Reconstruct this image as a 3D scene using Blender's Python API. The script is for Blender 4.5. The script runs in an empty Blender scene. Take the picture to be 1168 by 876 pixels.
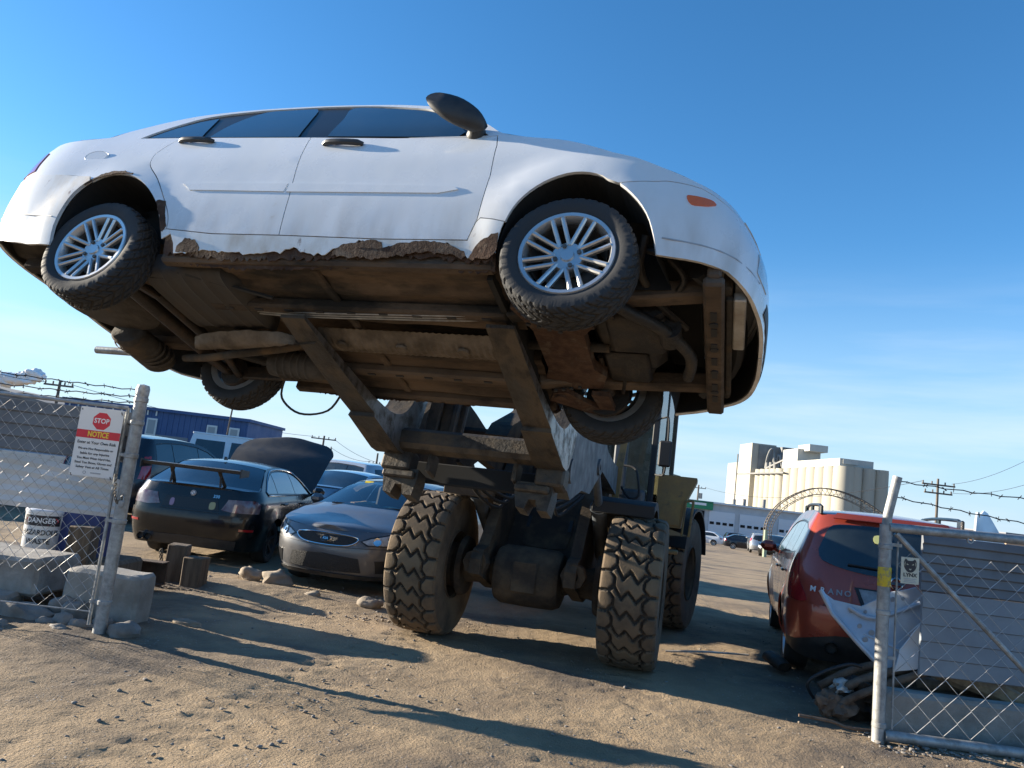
import bpy, math, random
from mathutils import Vector as V, Matrix, noise
from mathutils.geometry import delaunay_2d_cdt
R = math.radians; PI = math.pi
sc = bpy.context.scene; COL = sc.collection
RND = random.Random(7)
# ------------------------------------------------------------------ objects
def tag(o, label=None, cat=None, group=None, kind=None):
    if label: o['label'] = label
    if cat: o['category'] = cat
    if group: o['group'] = group
    if kind: o['kind'] = kind
    return o
def thing(name, label, cat, loc=(0, 0, 0), rz=0, group=None):
    o = bpy.data.objects.new(name, None); COL.objects.link(o); o.empty_display_size = .2
    o.location = loc; o.rotation_euler = (0, 0, rz)
    return tag(o, label, cat, group)
def copy_tree(o, parent=None):
    c = o.copy(); COL.objects.link(c)
    if parent is not None: c.parent = parent
    for ch in list(o.children): copy_tree(ch, c)
    return c
class MB:
    def __init__(s): s.v = []; s.f = []; s.m = []
    def add(s, vs, fs, m=0, M=None):
        b = len(s.v)
        for p in vs: s.v.append(tuple(M @ V(p)) if M is not None else tuple(p))
        for f in fs: s.f.append(tuple(i + b for i in f)); s.m.append(m)
        return s
    def box(s, c, d, rot=None, bev=.0, m=0):
        hx, hy, hz = d[0]/2, d[1]/2, d[2]/2; b = min(bev, hx*.9, hy*.9, hz*.9)
        M = Matrix.Translation(c)
        if rot is not None: M = M @ (rot if isinstance(rot, Matrix) else Matrix.Rotation(rot, 4, 'Z'))
        if b <= 0:
            vs = [(x, y, z) for x in (-hx, hx) for y in (-hy, hy) for z in (-hz, hz)]
            return s.add(vs, [(0,1,3,2),(4,6,7,5),(0,4,5,1),(2,3,7,6),(0,2,6,4),(1,5,7,3)], m, M)
        vs = []; ix = {}
        for sx in (-1, 1):
            for sy in (-1, 1):
                for sz in (-1, 1):
                    for a in range(3):
                        k = [b, b, b]; k[a] = 0
                        ix[sx, sy, sz, a] = len(vs); vs.append((sx*(hx-k[0]), sy*(hy-k[1]), sz*(hz-k[2])))
        fs = []
        for a in range(3):
            o1, o2 = [(1, 2), (0, 2), (0, 1)][a]
            for q in (-1, 1):
                loop = []
                for e1, e2 in ((-1, -1), (1, -1), (1, 1), (-1, 1)):
                    g = [0]*3; g[a] = q; g[o1] = e1; g[o2] = e2; loop.append(ix[tuple(g) + (a,)])
                if (q > 0) == (a == 1): loop.reverse()
                fs.append(loop)
            for e1 in (-1, 1):          # edge chamfers along axis a
                for e2 in (-1, 1):
                    def k(q, ax):
                        g = [0]*3; g[a] = q; g[o1] = e1; g[o2] = e2; return ix[tuple(g) + (ax,)]
                    fs.append([k(-1, o1), k(1, o1), k(1, o2), k(-1, o2)])
        for sx in (-1, 1):
            for sy in (-1, 1):
                for sz in (-1, 1): fs.append([ix[sx, sy, sz, a] for a in range(3)])
        out = []
        for f in fs:                    # make every face point outwards
            c0 = V((0, 0, 0))
            for i in f: c0 += V(vs[i])
            n = (V(vs[f[1]])-V(vs[f[0]])).cross(V(vs[f[2]])-V(vs[f[0]]))
            out.append(f if n.dot(c0) >= 0 else f[::-1])
        return s.add(vs, out, m, M)
    def bar(s, a, b, w, h, m=0, bev=0, up=(0, 0, 1)):
        a, b = V(a), V(b); x = (b-a); L = x.length; x.normalize(); u = V(up)
        if abs(x.dot(u)) > .98: u = V((0, 1, 0))
        y = u.cross(x).normalized(); z = x.cross(y)
        M = Matrix((x, y, z)).transposed().to_4x4()
        return s.box((a+b)/2, (L, w, h), M, bev, m)
    def prism(s, poly, a, b, axis='y', m=0, M=None):
        n = len(poly); T = {'y': lambda p, t: (p[0], t, p[1]), 'x': lambda p, t: (t, p[0], p[1]), 'z': lambda p, t: (p[0], p[1], t)}[axis]
        vs = [T(p, a) for p in poly] + [T(p, b) for p in poly]
        ar = sum(poly[i][0]*poly[(i+1) % n][1]-poly[(i+1) % n][0]*poly[i][1] for i in range(n))
        flip = (ar > 0) == (axis == 'y'); flip = flip if b > a else not flip
        fs = [tuple(range(n))[::-1], tuple(range(n, 2*n))] + [(i, (i+1) % n, (i+1) % n+n, i+n) for i in range(n)]
        if flip: fs = [f[::-1] for f in fs]
        return s.add(vs, fs, m, M)
    def tube(s, pts, r, n=8, m=0, cap=True, closed=False, M=None):
        P = [V(p) for p in pts]; k = len(P); vs = []; fs = []; up = None
        for i in range(k):
            if closed: t = P[(i+1) % k]-P[i-1]
            else: t = P[min(i+1, k-1)]-P[max(i-1, 0)]
            if t.length < 1e-9: t = V((0, 0, 1))
            t.normalize()
            if up is None: up = V((0, 0, 1)) if abs(t.z) < .9 else V((0, 1, 0))
            up = (up - t*up.dot(t))
            if up.length < 1e-6: up = V((1, 0, 0)) - t*t.x
            up.normalize(); w = t.cross(up); rr = r[i] if isinstance(r, (list, tuple)) else r
            for j in range(n):
                a = 2*PI*j/n; vs.append(P[i] + (up*math.cos(a) + w*math.sin(a))*rr)
        for i in range(k if closed else k-1):
            for j in range(n):
                a = i*n+j; b = i*n+(j+1) % n; c = ((i+1) % k)*n+(j+1) % n; d = ((i+1) % k)*n+j
                fs.append((a, b, c, d))
        if cap and not closed: fs += [tuple(range(n))[::-1], tuple(range((k-1)*n, k*n))]
        return s.add(vs, fs, m, M)
    def lathe(s, prof, n=32, M=None, m=0, arc=None, closed=False):
        """prof = (radius, height) turned about local Z"""
        k = len(prof); vs = []; fs = []; a0, a1 = arc or (0, 2*PI); full = arc is None
        st = n if full else n+1
        for i in range(st):
            a = a0+(a1-a0)*i/n
            for r, h in prof: vs.append((r*math.cos(a), r*math.sin(a), h))
        for i in range(n):
            i2 = (i+1) % st
            for j in range(k if closed else k-1):
                j2 = (j+1) % k; fs.append((i*k+j, i2*k+j, i2*k+j2, i*k+j2))
        return s.add(vs, fs, m, M)
    def cyl(s, a, b, r, n=16, m=0, r2=None):
        return s.tube([a, b], [r, r if r2 is None else r2], n, m)
    def grid(s, fn, nu, nv, m=0, flip=False, M=None):
        vs = [fn(i/nu, j/nv) for i in range(nu+1) for j in range(nv+1)]
        fs = [(i*(nv+1)+j, (i+1)*(nv+1)+j, (i+1)*(nv+1)+j+1, i*(nv+1)+j+1) for i in range(nu) for j in range(nv)]
        if flip: fs = [f[::-1] for f in fs]
        return s.add(vs, fs, m, M)
    def rock(s, c, d, seed, rough=.25, n=2, rz=0, m=0):
        import bmesh
        bm = bmesh.new(); bmesh.ops.create_icosphere(bm, subdivisions=n, radius=1)
        o = V((seed*7.31, seed*3.17, seed*1.7)); vs = []
        for v in bm.verts:
            p = v.co.copy(); k = 1+rough*(noise.noise(p*1.1+o)+.5*noise.noise(p*2.7+o))
            p = p*k; vs.append((p.x*d[0]/2, p.y*d[1]/2, p.z*d[2]/2))
        fs = [[v.index for v in f.verts] for f in bm.faces]; bm.free()
        return s.add(vs, fs, m, Matrix.Translation(c) @ Matrix.Rotation(rz, 4, 'Z'))
    def text(s, body, size, M, m=0, depth=.002, width=None, bold=0):
        cu = bpy.data.curves.new('t', 'FONT'); cu.body = body; cu.size = size; cu.align_x = 'CENTER'; cu.align_y = 'CENTER'
        cu.extrude = depth; cu.offset = bold; cu.resolution_u = 3
        ob = bpy.data.objects.new('t', cu); COL.objects.link(ob); bpy.context.view_layer.update()
        me = bpy.data.meshes.new_from_object(ob.evaluated_get(bpy.context.evaluated_depsgraph_get()))
        vs = [tuple(v.co) for v in me.vertices]; fs = [tuple(p.vertices) for p in me.polygons]
        bpy.data.objects.remove(ob); bpy.data.curves.remove(cu); bpy.data.meshes.remove(me)
        if width and vs:
            x0 = min(v[0] for v in vs); x1 = max(v[0] for v in vs); k = width/max(1e-6, x1-x0); vs = [(v[0]*k, v[1], v[2]) for v in vs]
        return s.add(vs, fs, m, M)
    def xf(s, M): s.v = [tuple(M @ V(p)) for p in s.v]; return s
    def build(s, name, mat, parent=None, ang=35, loc=None, rz=0):
        me = bpy.data.meshes.new(name); me.from_pydata(s.v, [], s.f)
        for mt in (mat if isinstance(mat, (list, tuple)) else [mat]): me.materials.append(mt)
        if any(s.m): me.polygons.foreach_set('material_index', s.m)
        me.shade_smooth(); me.set_sharp_from_angle(angle=R(ang)); me.update()
        o = bpy.data.objects.new(name, me); COL.objects.link(o)
        if parent is not None: o.parent = parent
        if loc is not None: o.location = loc; o.rotation_euler.z = rz
        return o
def Tm(loc, rot=(0, 0, 0)):
    return Matrix.Translation(loc) @ Matrix.Rotation(rot[2], 4, 'Z') @ Matrix.Rotation(rot[1], 4, 'Y') @ Matrix.Rotation(rot[0], 4, 'X')
AX = {'x': Matrix.Rotation(PI/2, 4, 'Y'), '-y': Matrix.Rotation(PI/2, 4, 'X'), 'y': Matrix.Rotation(-PI/2, 4, 'X')}
FACE = Matrix.Rotation(PI/2, 4, 'X')       # lettering: upright, read from -y
# ------------------------------------------------------------------ materials
def mat(name, col, rough=.6, metal=0, col2=None, scale=6, sharp=(.35, .65), bump=0, bscale=40, coat=0, detail=6, alpha=None, col3=None, s3=1.5, t3=(.5, .7), spec=.5, stretch=None, emit=0, wave=None):
    m = bpy.data.materials.new(name); m.use_nodes = True; nt = m.node_tree; N = nt.nodes; L = nt.links
    b = N['Principled BSDF']; b.inputs['Roughness'].default_value = rough; b.inputs['Metallic'].default_value = metal
    b.inputs['Coat Weight'].default_value = coat; b.inputs['Coat Roughness'].default_value = .05; b.inputs['Specular IOR Level'].default_value = spec
    b.inputs['Base Color'].default_value = (*col, 1)
    tc = N.new('ShaderNodeTexCoord'); src = tc.outputs['Object']
    if stretch:
        mp = N.new('ShaderNodeMapping'); mp.inputs['Scale'].default_value = stretch; L.new(src, mp.inputs[0]); src = mp.outputs[0]
    out = None
    def nz(sc_, det=detail):
        n = N.new('ShaderNodeTexNoise'); n.inputs['Scale'].default_value = sc_; n.inputs['Detail'].default_value = det; n.inputs['Roughness'].default_value = .62
        L.new(src, n.inputs['Vector']); return n.outputs['Fac']
    def ramp(f, a, c):
        r = N.new('ShaderNodeMapRange'); r.inputs['From Min'].default_value = a; r.inputs['From Max'].default_value = c; L.new(f, r.inputs['Value']); return r.outputs['Result']
    def mix(f, a, c):
        x = N.new('ShaderNodeMix'); x.data_type = 'RGBA'; L.new(f, x.inputs['Factor'])
        for k, q in ((6, a), (7, c)):
            if isinstance(q, tuple): x.inputs[k].default_value = (*q, 1)
            else: L.new(q, x.inputs[k])
        return x.outputs[2]
    cur = col; f2 = None
    if col2 is not None: f2 = ramp(nz(scale), *sharp); cur = mix(f2, col, col2)
    if col3 is not None: f3 = ramp(nz(s3), *t3); cur = mix(f3, cur, col3)
    if not isinstance(cur, tuple): L.new(cur, b.inputs['Base Color'])
    if f2 is not None:
        r = N.new('ShaderNodeMapRange'); r.inputs['To Min'].default_value = rough; r.inputs['To Max'].default_value = min(1, rough+.18); L.new(f2, r.inputs['Value']); L.new(r.outputs[0], b.inputs['Roughness'])
    if bump:
        bp = N.new('ShaderNodeBump'); bp.inputs['Strength'].default_value = min(1, bump); bp.inputs['Distance'].default_value = .02
        L.new(nz(bscale, 8), bp.inputs['Height']); L.new(bp.outputs[0], b.inputs['Normal'])
    if alpha is not None: b.inputs['Alpha'].default_value = alpha
    if emit: b.inputs['Emission Color'].default_value = (*col, 1); b.inputs['Emission Strength'].default_value = emit
    return m
def glass(name, tint, mixv):
    """thin car glass: mostly clear with a mirror reflection at grazing angles"""
    m = bpy.data.materials.new(name); m.use_nodes = True; nt = m.node_tree; N = nt.nodes; L = nt.links; N.clear()
    o = N.new('ShaderNodeOutputMaterial'); t = N.new('ShaderNodeBsdfTransparent'); t.inputs[0].default_value = (*tint, 1)
    g = N.new('ShaderNodeBsdfGlossy'); g.inputs['Roughness'].default_value = .03; fr = N.new('ShaderNodeFresnel'); fr.inputs[0].default_value = 1.5
    ad = N.new('ShaderNodeMath'); ad.operation = 'ADD'; ad.inputs[1].default_value = mixv; L.new(fr.outputs[0], ad.inputs[0])
    x = N.new('ShaderNodeMixShader'); L.new(ad.outputs[0], x.inputs[0]); L.new(t.outputs[0], x.inputs[1]); L.new(g.outputs[0], x.inputs[2]); L.new(x.outputs[0], o.inputs[0])
    return m
DUST = (.30, .22, .14); RUSTC = (.14, .055, .02)
MT = dict(
 white=mat('white_paint', (.74, .75, .76), .25, coat=.5, col2=(.68, .69, .68), scale=2.2, sharp=(.45, .8), col3=(.55, .50, .42), s3=9, t3=(.68, .82)),
 white_low=mat('dirty_white_paint', (.72, .72, .70), .35, coat=.3, col2=(.42, .36, .28), scale=5, sharp=(.45, .72), col3=RUSTC, s3=14, t3=(.63, .72), stretch=(1, 1, .5)),
 black_plastic=mat('black_plastic', (.018, .019, .021), .42, col2=(.04, .038, .036), scale=12),
 trim=mat('dark_trim', (.012, .013, .015), .3),
 shell=mat('dark_inner_shell', (.014, .014, .014), .9),
 glassd=mat('tinted_window_glass', (.012, .018, .022), .04, coat=1, col2=(.022, .03, .034), scale=3),
 tyre=mat('tyre_rubber', (.020, .021, .023), .7, col2=(.035, .035, .036), scale=5, bump=.08, bscale=90, col3=(.06, .054, .048), s3=3, t3=(.58, .8)),
 tyre_clean=mat('dark_tyre_rubber', (.02, .02, .021), .7, col2=(.04, .039, .037), scale=6),
 alloy=mat('alloy_rim', (.60, .60, .59), .36, .8, col2=(.42, .40, .37), scale=9, sharp=(.5, .8)),
 alloy_dark=mat('dark_rim_barrel', (.16, .15, .14), .5, .6, col2=(.08, .06, .045), scale=10),
 chrome=mat('chrome', (.7, .7, .7), .12, 1),
 steel=mat('galvanised_steel', (.40, .41, .41), .5, .6, col2=(.25, .25, .245), scale=14, col3=(.22, .19, .15), s3=6, t3=(.6, .75), bump=.1, bscale=60),
 wire=mat('galvanised_wire', (.5, .51, .52), .5, .4, col2=(.3, .29, .28), scale=9),
 floorpan=mat('dusty_floor_pan', (.138, .098, .068), .85, col2=(.066, .049, .037), scale=4, sharp=(.36, .64), bump=.4, bscale=30, col3=(.016, .014, .012), s3=2.2, t3=(.53, .64), stretch=(.5, 1, 1)),
 pan2=mat('grey_underseal', (.07, .06, .05), .85, col2=(.028, .024, .02), scale=6, bump=.3, bscale=26, col3=(.13, .09, .055), s3=3, t3=(.52, .66)),
 rust=mat('flaking_rust', (.085, .045, .026), .9, col2=(.045, .022, .013), scale=14, sharp=(.4, .6), bump=.35, bscale=60, col3=(.15, .11, .08), s3=7, t3=(.55, .68)),
 tank_plastic=mat('dusty_tank_plastic', (.026, .026, .027), .6, col2=(.06, .05, .04), scale=4, sharp=(.4, .7)), engine_metal=mat('greasy_engine_metal', (.024, .022, .021), .5, .3, col2=(.075, .06, .045), scale=6, sharp=(.45, .7), bump=.3, bscale=40),
 shield=mat('dusty_heat_shield', (.19, .155, .12), .6, .4, col2=(.09, .07, .05), scale=7, bump=.3, bscale=50),
 oily=mat('oily_metal', (.035, .03, .026), .55, .4, col2=(.09, .06, .04), scale=11, sharp=(.45, .7), bump=.3, bscale=40),
 forks=mat('worn_fork_steel', (.06, .055, .05), .55, .4, col2=(.13, .10, .07), scale=5, sharp=(.42, .66), bump=.35, bscale=35, col3=(.035, .03, .027), s3=8, t3=(.5, .66), stretch=(1, .35, 1)),
 forkside=mat('polished_fork_cheek', (.28, .28, .285), .38, .8, col2=(.10, .085, .07), scale=9, sharp=(.45, .62), bump=.3, bscale=30),
 loader_dark=mat('grimy_dark_frame', (.034, .028, .023), .85, 0, spec=.25, col2=(.10, .075, .05), scale=3.5, sharp=(.42, .68), bump=.25, bscale=30),
 loader_mud=mat('muddy_frame', (.12, .085, .055), .9, col2=(.055, .042, .03), scale=5, bump=.4, bscale=30),
 yellow=mat('worn_yellow_paint', (.33, .19, .06), .7, col2=(.20, .13, .065), scale=4, col3=(.11, .08, .05), s3=7, t3=(.55, .7)),
 loader_tyre=mat('dusty_loader_rubber', (.125, .09, .058), .92, col2=(.075, .057, .04), scale=6, bump=.25, bscale=60, col3=(.18, .13, .08), s3=2.2, t3=(.44, .62)),
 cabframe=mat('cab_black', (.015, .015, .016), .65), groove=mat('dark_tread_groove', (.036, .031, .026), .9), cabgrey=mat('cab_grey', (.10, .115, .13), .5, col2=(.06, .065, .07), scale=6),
 cabglass=glass('cab_glass', (.80, .88, .90), .02), carglass=glass('windscreen_glass', (.80, .86, .84), .12), rearglass=glass('privacy_glass', (.16, .18, .19), .02),
 seatcloth=mat('seat_cloth', (.03, .03, .033), .9, col2=(.05, .05, .052)),
 black_paint=mat('black_car_paint', (.007, .0075, .008), .2, coat=.35, spec=.4, col2=(.022, .021, .02), scale=3, sharp=(.5, .9)),
 grey_paint=mat('grey_blue_car_paint', (.11, .112, .12), .3, .4, coat=.6, col2=(.13, .13, .135), scale=2.5),
 red_paint=mat('copper_red_paint', (.37, .058, .028), .25, .25, coat=.8, col2=(.32, .052, .028), scale=3),
 navy_paint=mat('navy_car_paint', (.010, .013, .02), .25, coat=.4), blue_paint=mat('light_blue_car_paint', (.16, .26, .36), .25, .3, coat=1),
 silver_paint=mat('silver_car_paint', (.45, .47, .49), .25, .5, coat=1), matt_black=mat('matt_black_hood', (.016, .017, .02), .55, col2=(.03, .03, .033), scale=5),
 lens_red=mat('red_tail_lens', (.36, .012, .015), .1, coat=1), lens_clear=mat('clear_lamp_lens', (.55, .56, .56), .1, coat=1, col2=(.3, .31, .31), scale=18), lens_amber=mat('amber_marker_lens', (.75, .13, .012), .15, coat=1),
 concrete=mat('weathered_concrete', (.33, .31, .28), .9, col2=(.23, .21, .185), scale=5, bump=.35, bscale=45, col3=(.16, .14, .12), s3=2, t3=(.55, .75)),
 wood=mat('weathered_timber', (.17, .125, .085), .85, col2=(.08, .058, .04), scale=16, stretch=(1, 1, .12), bump=.5, bscale=60),
 siding=mat('grey_siding', (.17, .185, .205), .55, col2=(.135, .145, .16), scale=3, col3=(.11, .10, .09), s3=9, t3=(.62, .8)),
 siding_light=mat('white_siding', (.60, .63, .66), .45, col2=(.52, .54, .55), scale=3),
 sign_white=mat('white_sign_board', (.72, .72, .72), .4), ink=mat('black_lettering', (.02, .02, .025), .5), ink_red=mat('red_sign_print', (.62, .03, .045), .45), ink_yellow=mat('yellow_lettering', (.85, .62, .05), .45), ink_white=mat('white_lettering', (.8, .8, .8), .45), ink_grey=mat('grey_lettering', (.35, .36, .38), .5),
 yellow_tape=mat('yellow_paint_mark', (.62, .45, .03), .6, col2=(.35, .28, .12), scale=30, sharp=(.5, .6)),
 drum_blue=mat('blue_tarp', (.02, .03, .12), .5, col2=(.03, .05, .17), scale=4, bump=.4, bscale=9),
 stone=mat('river_stone', (.26, .235, .21), .85, col2=(.17, .155, .14), scale=6, bump=.25, bscale=30),
 stone_tan=mat('tan_stone', (.33, .27, .2), .9, col2=(.22, .18, .14), scale=6, bump=.25, bscale=30),
 pale_metal=mat('bare_door_metal', (.56, .60, .66), .3, .35, col2=(.46, .49, .53), scale=4, coat=.3),
 beam=mat('rusty_beam', (.085, .05, .032), .85, col2=(.05, .033, .025), scale=8, bump=.4, bscale=40),
 chain=mat('rusty_chain', (.16, .13, .10), .6, .6), dk=mat('black_rubber', (.015, .015, .016), .6),
 scrap=mat('scrap_pipe', (.17, .12, .085), .65, .3, col2=(.09, .055, .035), scale=8, bump=.3, bscale=40), scrap_light=mat('dented_aluminium', (.5, .49, .47), .5, .6, col2=(.34, .3, .25), scale=8, bump=.5, bscale=18),
 barkwood=mat('tan_broken_timber', (.34, .25, .15), .85, col2=(.2, .14, .09), scale=12, bump=.5, bscale=30),
 bluewall=mat('blue_cladding', (.055, .115, .26), .6, col2=(.045, .095, .22), scale=.6), paleframe=mat('pale_frame', (.6, .63, .62), .5), greywall=mat('grey_render', (.20, .21, .23), .8),
 silo=mat('cream_concrete_silo', (.42, .395, .325), .85, col2=(.36, .34, .29), scale=.25, stretch=(1, 1, .25), col3=(.28, .255, .2), s3=.5, t3=(.6, .8)), silo_dark=mat('dark_grey_shaded_wall', (.17, .17, .17), .85, col2=(.26, .255, .24), scale=.3), silo_roof=mat('silo_gallery', (.5, .49, .44), .7, col2=(.43, .43, .4), scale=.4), silo_win=mat('gallery_window', (.25, .3, .33), .3),  # silo_dark: dark grey parts, and shade painted on the head house end
 garage=mat('pale_garage_wall', (.50, .53, .55), .7, col2=(.43, .46, .48), scale=.8), garage_door=mat('white_roller_door', (.62, .66, .70), .5), dark_open=mat('dark_interior', (.012, .012, .013), .9), green=mat('green_sign_board', (.015, .22, .10), .5),
 pole=mat('grey_weathered_pole', (.17, .145, .12), .9, col2=(.11, .095, .08), scale=3), cable=mat('black_cable', (.02, .02, .022), .6), tan=mat('tan_wall', (.50, .32, .2), .8),
)

def weather_white():
    m = MT['white']; nt = m.node_tree; N = nt.nodes; L = nt.links; b = N['Principled BSDF']; b.inputs['Coat Roughness'].default_value = .03
    tc = N.new('ShaderNodeTexCoord'); sx = N.new('ShaderNodeSeparateXYZ'); L.new(tc.outputs['Object'], sx.inputs[0])
    zr = N.new('ShaderNodeMapRange'); zr.interpolation_type = 'SMOOTHSTEP'; zr.inputs['From Min'].default_value = .62; zr.inputs['From Max'].default_value = .22; L.new(sx.outputs['Z'], zr.inputs[0])
    mp = N.new('ShaderNodeMapping'); mp.inputs['Scale'].default_value = (5, 5, 1.2); L.new(tc.outputs['Object'], mp.inputs[0]); n = N.new('ShaderNodeTexNoise'); n.inputs['Scale'].default_value = 2; n.inputs['Detail'].default_value = 8; L.new(mp.outputs[0], n.inputs['Vector'])
    nr = N.new('ShaderNodeMapRange'); nr.inputs['From Min'].default_value = .38; nr.inputs['From Max'].default_value = .72; L.new(n.outputs['Fac'], nr.inputs[0])
    k = N.new('ShaderNodeMath'); k.operation = 'MULTIPLY'; L.new(zr.outputs[0], k.inputs[0]); L.new(nr.outputs[0], k.inputs[1]); k2 = N.new('ShaderNodeMath'); k2.operation = 'MULTIPLY'; k2.inputs[1].default_value = .6; L.new(k.outputs[0], k2.inputs[0])
    old = b.inputs['Base Color'].links[0].from_socket; x = N.new('ShaderNodeMix'); x.data_type = 'RGBA'; L.new(k2.outputs[0], x.inputs['Factor']); L.new(old, x.inputs[6]); x.inputs[7].default_value = (.40, .34, .27, 1); L.new(x.outputs[2], b.inputs['Base Color'])
    w = N.new('ShaderNodeTexNoise'); w.inputs['Scale'].default_value = 2.6; w.inputs['Detail'].default_value = 2; L.new(tc.outputs['Object'], w.inputs['Vector']); bp = N.new('ShaderNodeBump'); bp.inputs['Strength'].default_value = .06; bp.inputs['Distance'].default_value = .06; L.new(w.outputs['Fac'], bp.inputs['Height']); L.new(bp.outputs[0], b.inputs['Normal']); L.new(bp.outputs[0], b.inputs['Coat Normal'])
weather_white()

def lerp_curve(pts):
    xs=[p[0] for p in pts]; ys=[p[1] for p in pts]; n=len(xs)
    d=[(ys[i+1]-ys[i])/(xs[i+1]-xs[i]) for i in range(n-1)]
    m=[d[0]]+[0 if d[i-1]*d[i]<=0 else 2*d[i-1]*d[i]/(d[i-1]+d[i]) for i in range(1,n-1)]+[d[-1]]
    def f(x):
        if x<=xs[0]: return ys[0]+m[0]*(x-xs[0])
        if x>=xs[-1]: return ys[-1]+m[-1]*(x-xs[-1])
        i=0
        while x>xs[i+1]: i+=1
        h=xs[i+1]-xs[i]; t=(x-xs[i])/h
        return (2*t**3-3*t*t+1)*ys[i]+(t**3-2*t*t+t)*h*m[i]+(-2*t**3+3*t*t)*ys[i+1]+(t**3-t*t)*h*m[i+1]
    return f
class Shape:
    """body skin: u runs along the side and wraps round nose and tail, z is height; y<0 is the right side"""
    def __init__(s,W,nose,tail,uf,ur,Lf,Lr,pf=2.6,pr=2.8,wheels=None,flare=.0,ra=.36,zw=.3):
        s.W=lerp_curve(W); s.nose=lerp_curve(nose); s.tail=lerp_curve(tail)
        s.uf,s.ur,s.Lf,s.Lr,s.pf,s.pr=uf,ur,Lf,Lr,pf,pr; s.wheels=wheels or []; s.flare=flare; s.ra=ra; s.zw=zw
        s.old=False; s.oLf,s.oLr=Lf,Lr
        s.tf=s.arc(s.nose(.5)-uf,s.W(.6),pf); s.tr=s.arc(ur-s.tail(.5),s.W(.6),pr)
        s.Lf=s.tf[-1][0]; s.Lr=s.tr[-1][0]; s.unose=uf+s.Lf; s.utail=ur-s.Lr
    def conv(s,P):
        if not s.old: return P
        def at(t,l):
            a=min(1,max(0,l))*math.pi/2; i=min(len(t)-2,int(a/(math.pi/2)*(len(t)-1))); q=(a-t[i][1])/(t[i+1][1]-t[i][1]); return t[i][0]+q*(t[i+1][0]-t[i][0])
        return [((s.uf+at(s.tf,(u-s.uf)/s.oLf) if u>s.uf else s.ur-at(s.tr,(s.ur-u)/s.oLr) if u<s.ur else u),z) for u,z in P]
    def arc(s,D,w,p):
        t=[(0,0)]; q=(0,w); n=400
        for i in range(1,n+1):
            a=math.pi/2*i/n; b=(D*math.sin(a)**(2/p), w*max(0,math.cos(a))**(2/p)); t.append((t[-1][0]+math.hypot(b[0]-q[0],b[1]-q[1]),a)); q=b
        return t
    def ang(s,t,l):
        lo,hi=0,len(t)-1
        if l>=t[-1][0]: return math.pi/2
        while hi-lo>1:
            m=(lo+hi)//2
            if t[m][0]<=l: lo=m
            else: hi=m
        return t[lo][1]+(t[hi][1]-t[lo][1])*(l-t[lo][0])/(t[hi][0]-t[lo][0])
    def P(s,u,z):
        if u>s.unose: p=s.P(2*s.unose-u,z); return (p[0],-p[1],p[2])
        if u<s.utail: p=s.P(2*s.utail-u,z); return (p[0],-p[1],p[2])
        w=s.W(z)
        for xw in s.wheels:
            r=math.hypot(u-xw,z-s.zw)
            if r<s.ra+.12: t=max(0,min(1,(s.ra+.12-r)/.12)); w+=s.flare*t*t*(3-2*t)
        if u>s.uf:
            a=s.ang(s.tf,u-s.uf)
            return (s.uf+(s.nose(z)-s.uf)*math.sin(a)**(2/s.pf), -w*max(0,math.cos(a))**(2/s.pf), z)
        if u<s.ur:
            a=s.ang(s.tr,s.ur-u)
            return (s.ur-(s.ur-s.tail(z))*math.sin(a)**(2/s.pr), -w*max(0,math.cos(a))**(2/s.pr), z)
        return (u,-w,z)
    def S(s,u,z,off=0):
        if u>s.unose: p=s.S(2*s.unose-u,z,off); return (p[0],-p[1],p[2])
        if u<s.utail: p=s.S(2*s.utail-u,z,off); return (p[0],-p[1],p[2])
        p=s.P(u,z)
        if not off: return p
        e=.012; u0=max(s.utail+.03,min(s.unose-.03,u))
        a=s.P(u0-e,z); b=s.P(u0+e,z); c=s.P(u0,z-e); d=s.P(u0,z+e)
        t=[b[i]-a[i] for i in range(3)]; v=[d[i]-c[i] for i in range(3)]
        n=[t[1]*v[2]-t[2]*v[1],t[2]*v[0]-t[0]*v[2],t[0]*v[1]-t[1]*v[0]]
        l=math.sqrt(sum(x*x for x in n)) or 1
        return tuple(p[i]+off*n[i]/l for i in range(3))
FOCUS=Shape(W=[(.05,.76),(.2,.80),(.35,.832),(.55,.848),(.75,.842),(.90,.815),(1.0,.785),(1.2,.70),(1.40,.605),(1.5,.55)],
 nose=[(0.0,3.36),(.15,3.44),(.3,3.475),(.42,3.475),(.55,3.44),(.68,3.36),(.8,3.2),(.95,2.9)],
 tail=[(.1,-.92),(.25,-.98),(.5,-1.03),(.65,-1.04),(.8,-1.05),(.95,-1.05),(1.1,-1.03)],
 uf=2.75,ur=-.35,Lf=1.2,Lr=1.2,pf=2.9,pr=3.2,wheels=[0,2.615],flare=.015,ra=.345,zw=.33)
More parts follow.
